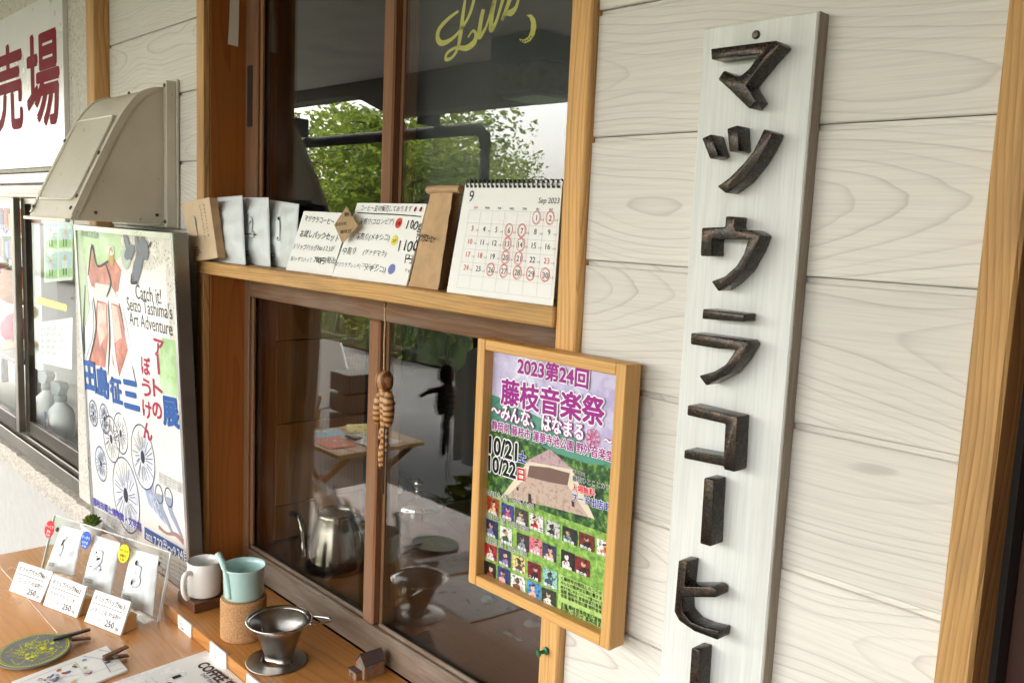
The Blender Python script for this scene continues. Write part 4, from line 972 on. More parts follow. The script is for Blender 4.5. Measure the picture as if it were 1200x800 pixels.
# clips of small price cards on the step edge
G = 'small white price cards fixed on the step edge'
for (pa, lb) in ((((209, 719.5), (224, 732), (224, 749), (209, 733)), 'small white price card on the step edge below the white mug'), (((246, 750), (265, 765), (264, 784), (246.5, 768)), 'small white price card on the step edge below the cork stand'), (((289.5, 788), (305, 802), (305, 822), (289.5, 807)), 'small white price card on the step edge below the steel dripper')):
    tl, tr, br, bl = [onY(*v, .6585) for v in pa]
    zb, zt_ = max(bl.z, ZC_+.0012), tl.z; qq = Quad(Vector((bl.x, .6575, ZC_+.0008)), Vector((tr.x, .6575, ZC_+.0008)), Vector((tr.x, .6575, zt_)), Vector((bl.x, .6575, zt_)))
    t = thing('price_card', lb, 'price card', qq.c[0], G); slab('card', qq, .0032, M['paper'], t)
    P = Print(qq); P.text('コーヒー', .12, .70, .0050, BK, .02, 1, hand=.03); P.text('カップ', .15, .45, .0050, BK, .02, 1, hand=.03); P.text('¥1200', .25, .15, .0052, BK, .02, 1, hand=.03); P.build('handwriting', t)
# acrylic stand with three pouches and tilted price cards
sA, sB = onZ(47, 675, ZC_), onZ(184, 729, ZC_)
TLs, TRs = onX(63.5, 603.4, sA.x-.012), onX(199.4, 647.3, sB.x-.012)
sA.z = sB.z = ZC_+.001
sq = Quad(sA, sB, TRs, TLs)
asd = thing('acrylic_stand', 'clear acrylic display stand holding three numbered coffee pouches', 'display stand', (sA+sB)/2)
slab('back_sheet', sq, .004, M['acrylic'], asd)
nb_ = sq.n.copy(); nb_.z = 0; nb_.normalize()
lipq = Quad(sA+nb_*.004+Vector((0, 0, .0)), sB+nb_*.004, sB+nb_*.028+Vector((0, 0, .002)), sA+nb_*.028+Vector((0, 0, .002))); slab('foot', Quad(*[v+Vector((0, 0, .004)) for v in lipq.c]), .0035, M['acrylic'], asd)
edge = pm('acrylic_edge_glow', srgb(226, 232, 230), .25)
for a0, a1 in ((-.006, 0.), (1., 1.006)):
    qq = Quad(sq.p(a0, 0, .0005), sq.p(a1, 0, .0005), sq.p(a1, 1, .0005), sq.p(a0, 1, .0005)); slab('edge', qq, .005, edge, asd)
qq = Quad(sq.p(-.006, 1, .0005), sq.p(1.006, 1, .0005), sq.p(1.006, 1.012, .0005), sq.p(-.006, 1.012, .0005)); slab('edge', qq, .005, edge, asd)
for a in (.06, .93): screw(sq.p(a, .80, .001), sq.n, asd, .005)
G = 'drip coffee pouches on the acrylic stand'
def onplane(q_, px, py, h): a, b = q_.inv(px, py); return Quad.p(q_, a, b, h)
# the pouches stand in front of the sheet: measure them on a plane a little nearer
near = Quad(*[v+sq.n*.016 for v in sq.c])
for d, pts, st_c, st_px, stx, lb in ((1, ((52.6, 667.6), (86.4, 674), (97.7, 621), (72.8, 614.4)), (222, 30, 40), (64, 619), 'けっこう 苦め', 'pale grey pouch with a red round sticker on the acrylic stand'),
                          (2, ((95.6, 687), (129.4, 696), (141.5, 635.5), (111.7, 626)), (40, 96, 190), (106.6, 632), 'すっきり いける', 'pale grey pouch with a blue round sticker on the acrylic stand'),
                          (3, ((140.4, 704.7), (178.3, 720.7), (186.8, 650.7), (154.7, 642)), (240, 228, 20), (151.3, 647.7), 'マイルド 中煎り', 'pale grey pouch with a yellow round sticker on the acrylic stand')):
    qq = Quad(*[near.p(*near.inv(*v)) for v in pts]); t = pouch('coffee_pouch', qq, d, lb, G, .011)
    a = near.inv(*st_px); c_ = near.p(a[0], a[1], .0125); u_, v_ = near.u.normalized(), near.v.normalized()
    Vd = [c_+(u_*math.cos(2*math.pi*k/28)*.0158+v_*math.sin(2*math.pi*k/28)*.0178) for k in range(28)]; V, Fc = prismgeo(Vd, [v-near.n*.0008 for v in Vd]); sk = obj('sticker', V, Fc, ink(st_c), t)
    P = Print(Quad(c_-u_*.016-v_*.018, c_+u_*.016-v_*.018, c_+u_*.016+v_*.018, c_-u_*.016+v_*.018))
    for i, w_ in enumerate(stx.split()): P.text(w_, .5, .58-i*.28, .0068, W_ if d < 3 else (70, 66, 30), .015, 1, align='c', hand=.03)
    P.text('¥ 250', .5, .12, .0055, W_ if d < 3 else (70, 66, 30), .015, 1, align='c', hand=.03); P.build('lettering', sk)
G = 'tilted drip bag price cards on the counter'
for d, pts, l2, lb in ((1, ((11, 692), (47.5, 706), (62.5, 670), (23, 657.5)), ('コロンビア', '中深煎り'), 'tilted white price card at the left end of the counter row'), (2, ((50.6, 709), (90, 724), (102, 687), (62.5, 672.5)), ('グァテマラ', 'スッキリ'), 'tilted white price card in the middle of the counter row'), (3, ((99, 728), (141, 744.7), (153.7, 705), (112, 690.6)), ('メキシコ産', '中深煎り'), 'tilted white price card at the right end of the counter row')):
    bl, br = onZ(*pts[0], ZC_), onZ(*pts[1], ZC_); tr, tl = onX(*pts[2], br.x-.004), onX(*pts[3], bl.x-.004); bl.z = br.z = ZC_+.0008
    qq = Quad(bl, br, tr, tl); t = thing('price_card', lb, 'price card', (bl+br)/2, G)
    slab('card', qq, .0036, M['paper2'], t); slab('card_face', Quad(*[v+qq.n*.0006 for v in qq.c]), .0005, M['paper'], t)
    P = Print(Quad(*[v+qq.n*.0007 for v in qq.c])); P.text('ドリップバッグNo.%d' % d, .08, .72, .0125, BK, .01, 1, wide=qq.W*.82, hand=.03); P.stroke([(.06, .63), (.88, .63)], .0011, BK, 2, 1)
    P.text(l2[0]+' '+l2[1], .08, .38, .0105, BK, 0, 1, wide=qq.W*.82, hand=.03); P.text('1パック', .16, .12, .0095, BK, 0, 1, wide=qq.W*.24, hand=.03); P.text('250', .54, .10, .0165, BK, .005, 1, wide=qq.W*.24, hand=.02); P.text('円', .84, .06, .008, BK, .01, 1); P.build('handwriting', t)
    bn = -qq.n.copy(); bn.z = 0; bn.normalize(); u_ = (br-bl)
    c1, c2 = bl+u_*.25+bn*.004, br-u_*.02+bn*.004
    fa = [c1, c2, c2+bn*.034, c1+bn*.034]; fa = [Vector((v.x, v.y, ZC_+.0005)) for v in fa]; tp = [Vector((v.x, v.y, ZC_+.030)) for v in fa]
    tp[0] = tp[0]+bn*.010; tp[1] = tp[1]+bn*.010
    V, Fc = prismgeo(tp, fa, .0008, 1); obj('wood_block', V, Fc, M['lightblock'], t)
# round grey card with yellow line pattern and clothes peg
dc = Vector((-1.639, .419, ZC_+.008))
dk = thing('round_card', 'round grey card with yellow line pattern lying on the counter', 'round card', Vector((dc.x, dc.y, ZC_)))
tl_ = Matrix.Translation(dc) @ Matrix.Rotation(R(4), 4, Vector((.85, .4, 0)))
obj('disc', *xf(lathegeo([(0, -.0015), (.0585, -.0015), (.060, -.0007), (.060, .0007), (.0592, .0015), (0, .0015)], seg=56), tl_), pm('grey_card', srgb(116, 118, 118), .45), dk)
cor = [tl_ @ Vector(v) for v in ((-.06, -.06, .0016), (.06, -.06, .0016), (.06, .06, .0016), (-.06, .06, .0016))]
P = Print(Quad(*cor)); YE = (226, 226, 30); r3 = random.Random(11)
P.ring(.5, .5, .0565, .0565, .0016, YE, 1, 48)
def inr(a, b): return math.hypot(a-.5, b-.5) < .40
for k in range(60):
    a, b = r3.uniform(.1, .9), r3.uniform(.1, .9); t_ = r3.choice([0, 45, 90, 135]); l_ = r3.uniform(.05, .2); a2, b2 = a+l_*math.cos(R(t_)), b+l_*math.sin(R(t_)); a3, b3 = a2+.06*math.cos(R(t_+45)), b2+.06*math.sin(R(t_+45))
    if inr(a, b) and inr(a3, b3): P.stroke([(a, b), (a2, b2), (a3, b3)], .0009, YE, 1, 1); P.disc(a3, b3, .0016, .0016, YE, 1, 8)
for k in range(7):
    a, b = r3.uniform(.2, .8), r3.uniform(.2, .8); P.disc(a, b, .004, .0032, YE, 2, 12, .5)
for k in range(64): t_ = 2*math.pi*k/64; P.disc(.5+.435*math.cos(t_), .5+.435*math.sin(t_), .0012, .0012, YE, 1, 6)
P.text('マツウラ', .5, .52, .017, YE, -.004, 1, align='c', rot=.5); P.text('コーヒー', .55, .34, .014, YE, -.006, 1, align='c', rot=.5)
P.build('printing', dk)
def peg(nm, lb, pa, pb, mt, mb, z, wd=.0055):
    """sprung clothes peg: two arms and a spring"""
    a, b = onZ(*pa, z), onZ(*pb, z); t = thing(nm, lb, 'clothes peg', Vector((a.x, a.y, ZC_)))
    d_ = (b-a); d_.z = 0; L_ = d_.length; d_.normalize(); s_ = Vector((-d_.y, d_.x, 0))
    for sg_, mm in ((1, mt), (-1, mb)):
        pr_ = [(0, .0006), (.45, .0022), (1, .0070), (1, .0100), (.45, .0066), (.0, .0040)]
        Pn = [a+d_*(L_*x)+Vector((0, 0, sg_*y)) for x, y in pr_]
        V, Fc = prismgeo([v+s_*wd for v in Pn], [v-s_*wd for v in Pn], .0006, 1); obj('peg_arm', V, Fc, mm, t)
    c_ = a+d_*(L_*.45); obj('spring', *tubegeo([c_-s_*(wd+.001), c_+s_*(wd+.001)], .0042, 10), M['steelb'], t)
    return t
peg('clothes_peg', 'black and brown clothes peg clipped on the round grey card', (62, 750), (106, 742), M['blackp'], M['walnut'], ZC_+.012, .0045)
# illustrated card and its peg
A_, B_, C_ = onZ(14, 798, ZC_+.004), onZ(125, 756, ZC_+.004), onZ(149.6, 784, ZC_+.004)
pcq = Quad(A_+(C_-B_), C_, B_, A_)
pcd = thing('illustrated_card', 'white illustrated postcard lying on the counter with a wooden peg', 'postcard', Vector((B_.x, B_.y, ZC_)))
slab('card', pcq, .0035, M['paper'], pcd); P = Print(pcq); nav = (50, 56, 110)
P.stroke([(.06, .86), (.62, .86), (.62, .30), (.95, .30)], .0007, nav, 1, 1); P.stroke([(.72, .95), (.86, .62), (.84, .12), (.97, .10)], .0009, nav, 1, 1); P.stroke([(.9, .95), (.98, .75)], .0009, nav, 1, 1)
for k in range(26):
    a, b = r3.uniform(.1, .72), r3.uniform(.25, .82); P.disc(a, b, r3.uniform(.002, .007), r3.uniform(.002, .005), r3.choice([(96, 112, 60), (190, 110, 70), (150, 160, 200), (216, 196, 120), (190, 60, 50), (90, 100, 160), (206, 206, 220)]), 1+k % 3, 9, k)
for k in range(8): P.stroke([(r3.uniform(.1, .7), r3.uniform(.3, .8)), (r3.uniform(.1, .7), r3.uniform(.3, .8))], .0005, (120, 126, 170), 5, 1)
P.rect(.86, .42, .91, .48, nav, 2); P.build('printing', pcd)
peg('clothes_peg', 'small brown wooden clothes peg clipped on the illustrated postcard', (121, 771), (150, 762), M['walnut'], M['walnut'], ZC_+.013, .005)
# flyer
fa_, fb_ = onZ(243, 761, ZC_+.002), onZ(134, 799, ZC_+.002)
fq = Quad(Vector((fb_.x, fb_.y-.02, fa_.z)), Vector((fb_.x+.21, fb_.y-.02, fa_.z)), Vector((fa_.x+.205, .6595, fa_.z)), Vector((fa_.x, .6595, fa_.z)))
fl = thing('flyer', 'glossy white coffee flyer lying on the counter below the dripper', 'flyer', Vector((fa_.x, fa_.y, ZC_)))
slab('sheet', fq, .0012, M['gloss'], fl, 4, 4); P = Print(fq); brn = (120, 60, 40)
P.tpx('COFFEE DRIP', (230, 779), (275, 815), (70, 40, 30), bold=.035, layer=1, hk=1.2); P.tpx('マツウラコーヒー', (252, 787), (285, 812), BK, bold=.015, layer=1)
P.tpx('DRIP BAG COFFEE', (234, 790), (262, 812), BK, layer=1)
a = fq.inv(204, 793); P.poly([(a[0]-.02, a[1]-.02), (a[0]+.025, a[1]-.02), (a[0]+.025, a[1]+.06), (a[0]-.02, a[1]+.06)], BK, 1); P.ring(a[0], a[1]+.02, .009, .018, .0006, (150, 150, 150), 2)
a = fq.inv(197, 801); P.disc(a[0], a[1], .006, .006, brn, 2)
for i, (x, y) in enumerate(((168, 800), (176, 797))): P.tpx('ドリップバッグ', (x, y-3), (x+10, y+6), BK, layer=1)
P.build('printing', fl)
# ------------------------------------------------------------------ mug on walnut block
wb = thing('walnut_block', 'dark walnut block under the white mug on the step', 'wood block', (-1.61, .71, ZT))
box('block', -1.657, -1.578, .684, .768, ZT+.0004, ZT+.020, M['walnut'], wb, .0012)
mc = (-1.614, .720)
mg = thing('mug', 'plain white ceramic mug standing on the walnut block', 'mug', (mc[0], mc[1], ZT+.02))
obj('cup', *lathegeo([(0, .0015), (.027, .0), (.0305, .002), (.032, .006), (.0322, .050), (.0325, .0675), (.0318, .0688), (.0305, .0678), (.0298, .05), (.0292, .008), (.026, .005), (0, .0045)], (mc[0], mc[1], ZT+.0204), 48), M['mug'], mg, smooth=True)
hv = Vector((.28, -.96, 0)).normalized(); hp = [Vector((mc[0], mc[1], ZT+.02))+hv*r_+Vector((0, 0, z)) for r_, z in ((.031, .052), (.040, .055), (.0475, .050), (.050, .040), (.0495, .022), (.045, .010), (.040, .004))]
obj('handle', *tubegeo(curve(hp, 4), .0052, 12), M['mug'], mg, smooth=True)
# cork stand and mint pot
cc = (-1.445, .719)
ck = thing('cork_stand', 'tan cork cylinder stand on the step below the mint pot', 'cork stand', (cc[0], cc[1], ZT))
obj('cork_body', *lathegeo([(0, .0004), (.0395, .0004), (.041, .002), (.041, .070), (.0395, .0735), (0, .0735)], (cc[0], cc[1], ZT), 48), M['cork'], ck, smooth=False)
mp = thing('mint_pot', 'pale mint enamel pot with upright side handle on the cork stand', 'pot', (cc[0], cc[1], ZT+.074))
obj('pot_body', *lathegeo([(0, .0), (.031, .0), (.0335, .002), (.035, .006), (.0365, .053), (.0395, .0575), (.0398, .0595), (.0385, .060), (.0355, .056), (.034, .05), (.033, .006), (0, .004)], (cc[0], cc[1], ZT+.0738), 48), M['mint'], mp, smooth=True)
hd_ = [onY(269.5, 701, .687), onY(267, 684, .684), onY(264, 668, .681), onY(259, 655, .677), onY(255, 649, .675)]
obj('handle', *tubegeo(curve(hd_, 4), [.0048]*10+[.0056]*4+[.0062]*3, 12), M['mint'], mp, smooth=True)
# steel dripper
dd = (-1.317, .717)
dr = thing('steel_dripper', 'steel mesh coffee dripper on a round foot standing on the step', 'dripper', (dd[0], dd[1], ZT))
obj('foot_plate', *lathegeo([(.024, .004), (.030, .0035), (.050, .0025), (.052, .0018), (.0515, .0008), (.030, .0005), (.024, .0015)], (dd[0], dd[1], ZT), 48, close=True), M['steelb'], dr, smooth=True)
cd = (dd[0]+.004, dd[1]+.002)
def scallop(prof, c, seg=48):
    V, Fc = lathegeo(prof, (0, 0, 0), seg)
    W2 = []
    for v in V:
        f = max(0, min(1, 1-v.z/.076)); a = math.atan2(v.y, v.x); k = 1+f*(.0+.34*math.cos(2*(a-.5))); W2.append(Vector((v.x*k+c[0], v.y*k+c[1], v.z+ZT)))
    return W2, Fc
obj('cone', *scallop([(.019, .004), (.0205, .014), (.038, .060), (.049, .0755), (.048, .0755), (.037, .059), (.0195, .014), (.018, .005)], cd), M['steelb'], dr, smooth=True)
obj('rim', *lathegeo([(.0480, .0745), (.0540, .0752), (.0562, .0766), (.0556, .0788), (.0535, .0784), (.0476, .0765)], (cd[0], cd[1], ZT), 56, close=True), M['steel'], dr, smooth=True)
hx = Vector((.62, .78, 0)).normalized(); sx = Vector((-hx.y, hx.x, 0)); hb = Vector((cd[0]+.006, cd[1]+.008, ZT+.0765))
hp = [hb+hx*.044+sx*.016, hb+hx*.058+sx*.013, hb+hx*.072+sx*.008, hb+hx*.078+sx*.0, hb+hx*.072-sx*.008, hb+hx*.058-sx*.013, hb+hx*.044-sx*.016]
obj('handle', *tubegeo(curve(hp, 4), .0024, 8), M['steel'], dr, smooth=True)
for a in (.5, .5+math.pi): obj('support', *tubegeo([Vector((cd[0]+.026*math.cos(a), cd[1]+.026*math.sin(a), ZT+.003)), Vector((cd[0]+.024*math.cos(a), cd[1]+.024*math.sin(a), ZT+.014)), Vector((cd[0]+.034*math.cos(a), cd[1]+.034*math.sin(a), ZT+.056))], .0022, 8), M['steel'], dr, smooth=True)
# miniature house
hm = thing('miniature_house', 'tiny wooden model house with grey roof beside the window rail', 'model house', (-1.18, .81, ZT))
hg = pm('miniature_wall', srgb(150, 116, 92), .6, var=.2, vscale=120); hr = pm('miniature_roof', srgb(92, 74, 70), .6, var=.15, vscale=120)
a0, a1, b0, b1 = -1.192, -1.166, .797, .838
pr_ = [(b0, ZT+.0005), (b1, ZT+.0005), (b1, ZT+.024), ((b0+b1)/2, ZT+.041), (b0, ZT+.024)]
pr_ = [(a0, ZT+.0005), (a1, ZT+.0005), (a1, ZT+.026), ((a0+a1)/2, ZT+.040), (a0, ZT+.026)]
V, Fc = prismgeo([(x, b0, z) for x, z in pr_], [(x, b1, z) for x, z in pr_], .0006, 1); obj('house_wall', V, Fc, hg, hm)
xm = (a0+a1)/2
for s_ in (-1, 1):
    xe = xm+s_*.0150; V, Fc = prismgeo([(xm, b0-.001, ZT+.0412), (xe, b0-.001, ZT+.0252), (xe, b0-.001, ZT+.0268), (xm, b0-.001, ZT+.0432)], [(xm, b1+.001, ZT+.0412), (xe, b1+.001, ZT+.0252), (xe, b1+.001, ZT+.0268), (xm, b1+.001, ZT+.0432)]); obj('roof_slope', V, Fc, hr, hm)
box('porch', -1.196, -1.174, .786, .7965, ZT+.0005, ZT+.014, hg, hm, .0005); box('porch_roof', -1.1975, -1.1725, .784, .7965, ZT+.0142, ZT+.0162, hr, hm, .0004)
box('door', -1.191, -1.185, .7852, .7858, ZT+.001, ZT+.009, hr, hm, 0); box('window', -1.1655, -1.1652, .805, .812, ZT+.018, ZT+.025, pm('teal_paint', srgb(90, 140, 140), .4), hm, 0); box('window', -1.178, -1.170, .7962, .7966, ZT+.020, ZT+.027, pm('teal_paint_b', srgb(90, 140, 140), .4), hm, 0)
# ------------------------------------------------------------------ inside the shop
ZI = .757
lz = thing('black_sign', 'matt black board with yellow script and crescent behind the upper right pane', 'sign board', (-.97, .9, 1.42))
qz = Quad((-1.205, .900, 1.425), (-.70, .900, 1.425), (-.70, .900, 2.12), (-1.205, .900, 2.12)); slab('board', qz, .01, M['black'], lz)
P = Print(qz); YL = (232, 222, 110); S6 = lambda x, y: qz.inv(500+x/6.667, y/6.667)
for pts, wd in (([(250, 90), (170, 150), (100, 230), (88, 305), (125, 340), (200, 305), (275, 225), (335, 120), (372, 0), (380, -60), (340, -90), (308, -30)], [.004, .006, .008, .010, .009, .006, .005, .006, .007, .006, .005, .005]),
                ([(308, -30), (285, 120), (265, 280), (240, 390), (195, 455), (150, 465), (165, 415), (230, 375), (310, 378), (375, 330), (385, 265), (360, 245), (325, 295)], [.005, .008, .009, .006, .005, .006, .005, .005, .009, .010, .006, .004, .003]),
                ([(445, 75), (425, 170), (412, 290), (460, 225), (500, 110), (535, 0)], [.008, .009, .009, .005, .005, .008]), ([(535, 0), (512, 120), (505, 235), (545, 170), (580, 60), (605, -30)], [.009, .009, .009, .006, .006, .008]),
                ([(560, -70), (655, -40), (640, 30), (590, 165)], [.006, .009, .008, .006]), ([(590, 165), (620, 110), (665, 100), (700, 60), (722, -10)], [.005, .006, .010, .007, .005])):
    P.stroke([S6(*v) for v in pts], wd, YL, 1, 6)
cr_ = [(780, 120), (820, 115), (850, 150), (860, 210), (845, 275), (810, 325), (770, 342), (735, 325), (725, 305), (760, 312), (795, 290), (815, 240), (818, 180), (805, 140)]
P.poly([S6(*v) for v in cr_], YL, 1)
for x, y in ((745, 322), (765, 326), (785, 320), (803, 307), (818, 290)): a = S6(x, y); P.disc(a[0], a[1], .0014, .0014, (30, 30, 32), 3, 8)
P.build('lettering', lz)
kc_ = (-1.523, .962)
kt_ = thing('drip_kettle', 'polished steel gooseneck kettle inside behind the lower left pane', 'kettle', (kc_[0], kc_[1], ZI))
obj('kettle_body', *lathegeo([(0, 0), (.060, 0), (.0645, .004), (.0645, .025), (.058, .070), (.047, .115), (.040, .140), (.0405, .148), (.038, .148), (.036, .138), (.054, .07), (.06, .02), (0, .012)], (kc_[0], kc_[1], ZI), 48), M['steelk'], kt_, smooth=True)
ysp = .945
sp_p = [onY(372, 676, ysp), onY(360, 662, ysp), onY(356, 640, ysp), onY(354, 618, ysp), onY(349, 604, ysp), onY(341, 601, ysp)]
obj('spout', *tubegeo(curve(sp_p, 5), [.013]*6+[.010]*5+[.008]*5+[.0065]*5+[.006]*5, 12), M['steelk'], kt_, smooth=True)
hk_ = [Vector((kc_[0]+.036, kc_[1]+.02, ZI+.135)), Vector((kc_[0]+.075, kc_[1]+.045, ZI+.14)), Vector((kc_[0]+.092, kc_[1]+.055, ZI+.11)), Vector((kc_[0]+.080, kc_[1]+.048, ZI+.06))]
obj('handle', *tubegeo(curve(hk_, 5), .0075, 10), M['blackp'], kt_, smooth=True)
sv = (-1.605, 1.235)
sv_ = thing('glass_server', 'clear glass coffee server with chrome lid inside the window', 'server', (sv[0], sv[1], ZI))
obj('glass_body', *lathegeo([(0, 0), (.055, 0), (.06, .006), (.062, .04), (.058, .085), (.056, .09), (.0585, .04), (.0565, .008), (0, .004)], (sv[0], sv[1], ZI), 40), M['pglass'], sv_, smooth=True)
obj('chrome_lid', *lathegeo([(.064, .088), (.065, .092), (.055, .105), (.03, .116), (.010, .119), (.008, .128), (.014, .138), (.012, .150), (0, .154)], (sv[0], sv[1], ZI), 40), M['steel'], sv_, smooth=True)
sb = thing('chrome_bowl', 'round chrome bowl leaning inside between kettle and server', 'bowl', (-1.62, 1.34, ZI+.0))
Mx = Matrix.Translation(onY(463, 574, 1.32)) @ Matrix.Rotation(R(55), 4, Vector((.8, .4, 0))); obj('bowl_shell', *xf(lathegeo([(.048, 0), (.05, .004), (.035, .016), (.01, .022), (0, .022)], seg=32), Mx), M['steel'], sb, smooth=True)
c_ = onY(463, 574, 1.32); box('holder', c_.x-.02, c_.x+.02, c_.y+.03, c_.y+.06, ZI, c_.z+.02, M['walnut'], sb, .002)
def crumple(name, lb, cat, x0, x1, y0, y1, z, amp, mat, seed, n=26, fr=18):
    V, Fc = [], []; o_ = Vector((seed*3.1, seed*7.7, 0))
    for j in range(n+1):
        for i in range(n+1):
            x, y = x0+(x1-x0)*i/n, y0+(y1-y0)*j/n; k = abs(noise.noise(Vector((x*fr, y*fr, 0))+o_))+.5*abs(noise.noise(Vector((x*fr*2.3, y*fr*2.3, 3))+o_))
            V.append((x+.12*(y-y0), y+.06*noise.noise(Vector((x*5, y*5, seed))), z+amp*k))
    for j in range(n):
        for i in range(n): a = j*(n+1)+i; Fc.append([a, a+1, a+n+2, a+n+1])
    o = obj(name, V, Fc, mat, None); md = o.modifiers.new('s', 'SOLIDIFY'); md.thickness = .0006; md.offset = 1; return tag(o, lb, cat)
crumple('printed_wrap', 'pale spotted wrapping paper lying inside on the brown counter', 'wrapping paper', -1.23, -.95, 1.10, 1.38, ZI+.001, .02, pm('spotted_paper', srgb(176, 146, 136), .35, var=.15, spots=(srgb(116, 70, 40), 20, .60)), 2, fr=9)
crumple('plastic_bag', 'crinkled clear plastic bag inside at the lower right of the window', 'plastic bag', -1.10, -.86, .92, 1.06, ZI+.002, .035, M['film'], 5, fr=26)
crumple('plastic_bag', 'clear plastic film behind the smoked dripper inside', 'plastic bag', -1.22, -.98, 1.04, 1.18, ZI+.012, .035, M['film'], 8, fr=22)
o = box('newspaper', -1.50, -1.28, 1.17, 1.33, ZI+.001, ZI+.009, pm('newsprint', srgb(116, 118, 120), .7, var=.3, vscale=60), None, .001); tag(o, 'folded grey newspaper lying inside behind the dripper', 'newspaper')
o = box('serving_tray', -1.69, -1.30, .89, 1.10, ZI+.0002, ZI+.0006, M['kraft'], None, 0); bpy.data.objects.remove(o)
# ------------------------------------------------------------------ inside the ticket hall
def bx(nm, px0, py0, px1, py1, y, th, mat, par, bev=.002):
    a, b = onY(px0, py1, y), onY(px1, py0, y); return box(nm, a.x, b.x, y, y+th, a.z, b.z, mat, par, bev)
vm = thing('vending_machine', 'white vending cabinet with rows of colourful packs behind the aluminium window', 'vending machine', (-4.6, 1.2, .08))
box('cabinet', -5.4, -4.12, 1.16, 1.7, .09, 1.66, M['paper'], vm, .01)
em = NT('added_panel_glow'); em.b.inputs['Base Color'].default_value = (.8, .8, .78, 1); em.b.inputs['Emission Color'].default_value = (1, .98, .94, 1); em.b.inputs['Emission Strength'].default_value = .045  # glow added on the cabinet front to brighten the hall inside
box('added_glow_panel', -5.3, -4.16, 1.152, 1.159, .80, 1.58, em.m, vm, 0)
box('header_strip', -5.3, -4.16, 1.12, 1.151, 1.525, 1.58, ink((244, 206, 40)), vm, .002)
cols = [(190, 40, 40), (220, 120, 40), (60, 110, 70), (230, 200, 60), (150, 50, 60), (60, 80, 150), (220, 220, 214), (180, 90, 50)]
for j, z in enumerate((1.40, 1.27, 1.14)):
    box('product_shelf', -5.28, -4.18, 1.09, 1.151, z-.022, z-.012, M['paper'], vm, .001)
    for i in range(14):
        x = -5.24+i*.076; box('product_pack', x, x+.055, 1.105, 1.145, z-.0115, z+.07+.02*((i*7+j) % 3)/2, ink(cols[(i*3+j*5) % 8]), vm, .004)
        box('price_tag', x+.005, x+.05, 1.083, 1.0895, z-.026, z-.010, ink((40, 70, 150) if i % 2 else (250, 250, 250)), vm, 0)
bear = thing('plush_toy', 'orange brown plush toy sitting behind the aluminium window', 'plush toy', onY(22, 405, 1.0))
bm_ = pm('orange_plush', srgb(214, 140, 84), .9, var=.12, vscale=80, bump=.6, bscale=400); cm_ = pm('cream_plush', srgb(236, 214, 170), .9)
def ell(nm, px, py, y, r3_, mat, par):
    V, Fc = lathegeo([(math.sin(math.pi*k/12), -math.cos(math.pi*k/12)) for k in range(13)], seg=20); c = onY(px, py, y)
    return obj(nm, [c+Vector((v.x*r3_[0], v.y*r3_[1], v.z*r3_[2])) for v in V], Fc, mat, par, smooth=True)
ell('head', 22, 336, 1.0, (.105, .09, .075), bm_, bear); ell('muzzle', 28, 345, .925, (.03, .02, .024), cm_, bear); ell('body', 22, 385, 1.0, (.07, .07, .07), ink((226, 90, 120)), bear)
ell('ear', 8, 322, 1.0, (.03, .02, .03), bm_, bear); ell('ear', 34, 320, 1.0, (.03, .02, .03), bm_, bear); ell('foot', 14, 404, .95, (.032, .04, .022), cm_, bear); ell('foot', 30, 404, .95, (.032, .04, .022), cm_, bear); ell('arm', 34, 366, .96, (.02, .03, .03), cm_, bear)
c_ = onY(22, 412, 1.0); o = box('toy_shelf', c_.x-.30, c_.x+.24, .93, 1.08, c_.z-.018, c_.z, M['blackp'], None, .003); tag(o, 'black display shelf under the plush toy behind the aluminium window', 'shelf')
for x in (c_.x-.28, c_.x+.22): box('shelf_leg', x-.012, x+.012, 1.0, 1.024, .736, c_.z-.0182, M['blackp'], o, .001)
pil = bx('pillar', 37, 262, 46, 430, .99, .06, M['paper'], None); pil.dimensions; tag(pil, 'white upright panel behind the glass beside the plush toy', 'panel')
box('pillar_foot', pil.location.x-.05, pil.location.x+.05, .98, 1.06, .736, .76, M['paper'], pil)
qp = Quad(onY(52, 331, .8285), onY(85, 328, .8285), onY(85, 256, .8285), onY(51, 257, .8285)); pw = thing('photo_sheet', 'pale green sheet of football photos taped inside the aluminium window', 'photo sheet', qp.c[0]); slab('sheet', qp, .001, M['paper'], pw)
P = Print(qp)
for i in (0, 1):
    for j in (0, 1):
        a, b = .06+i*.49, .06+j*.47; P.rect(a, b, a+.42, b+.41, (196, 222, 236), 1); P.rect(a, b, a+.42, b+.13, (170, 216, 140), 2); P.disc(a+.2, b+.31, .01, .011, (226, 180, 150), 3, 10); P.poly([(a+.12, b+.14), (a+.28, b+.14), (a+.30, b+.27), (a+.10, b+.27)], [(206, 196, 220), (240, 240, 240)][(i+j) % 2], 3); P.rect(a+.14, b+.03, a+.18, b+.14, (70, 70, 90), 3); P.rect(a+.23, b+.03, a+.27, b+.14, (70, 70, 90), 3)
P.build('printing', pw)
qp = Quad(onY(46, 424, .845), onY(84, 433, .845), onY(85, 372, .845), onY(45, 378, .845)); nw = thing('notice_paper', 'white handwritten notice inside the aluminium window above the spray bottles', 'notice', qp.c[0]); slab('sheet', qp, .0012, M['paper'], nw); P = Print(qp)
for i in range(5): P.text('本日の受付は終了しました', .08, .78-i*.14, .016, (120, 122, 124), 0, 1, wide=qp.W*(.8-.1*(i % 2)), hand=.03)
P.build('handwriting', nw)
qp = Quad(onY(44, 356, .842), onY(78, 365, .842), onY(78, 357, .842), onY(44, 347, .842)); o = slab('yellow_banner', qp, .001, ink((246, 224, 70))); tag(o, 'yellow paper strip inside the aluminium window', 'paper strip')
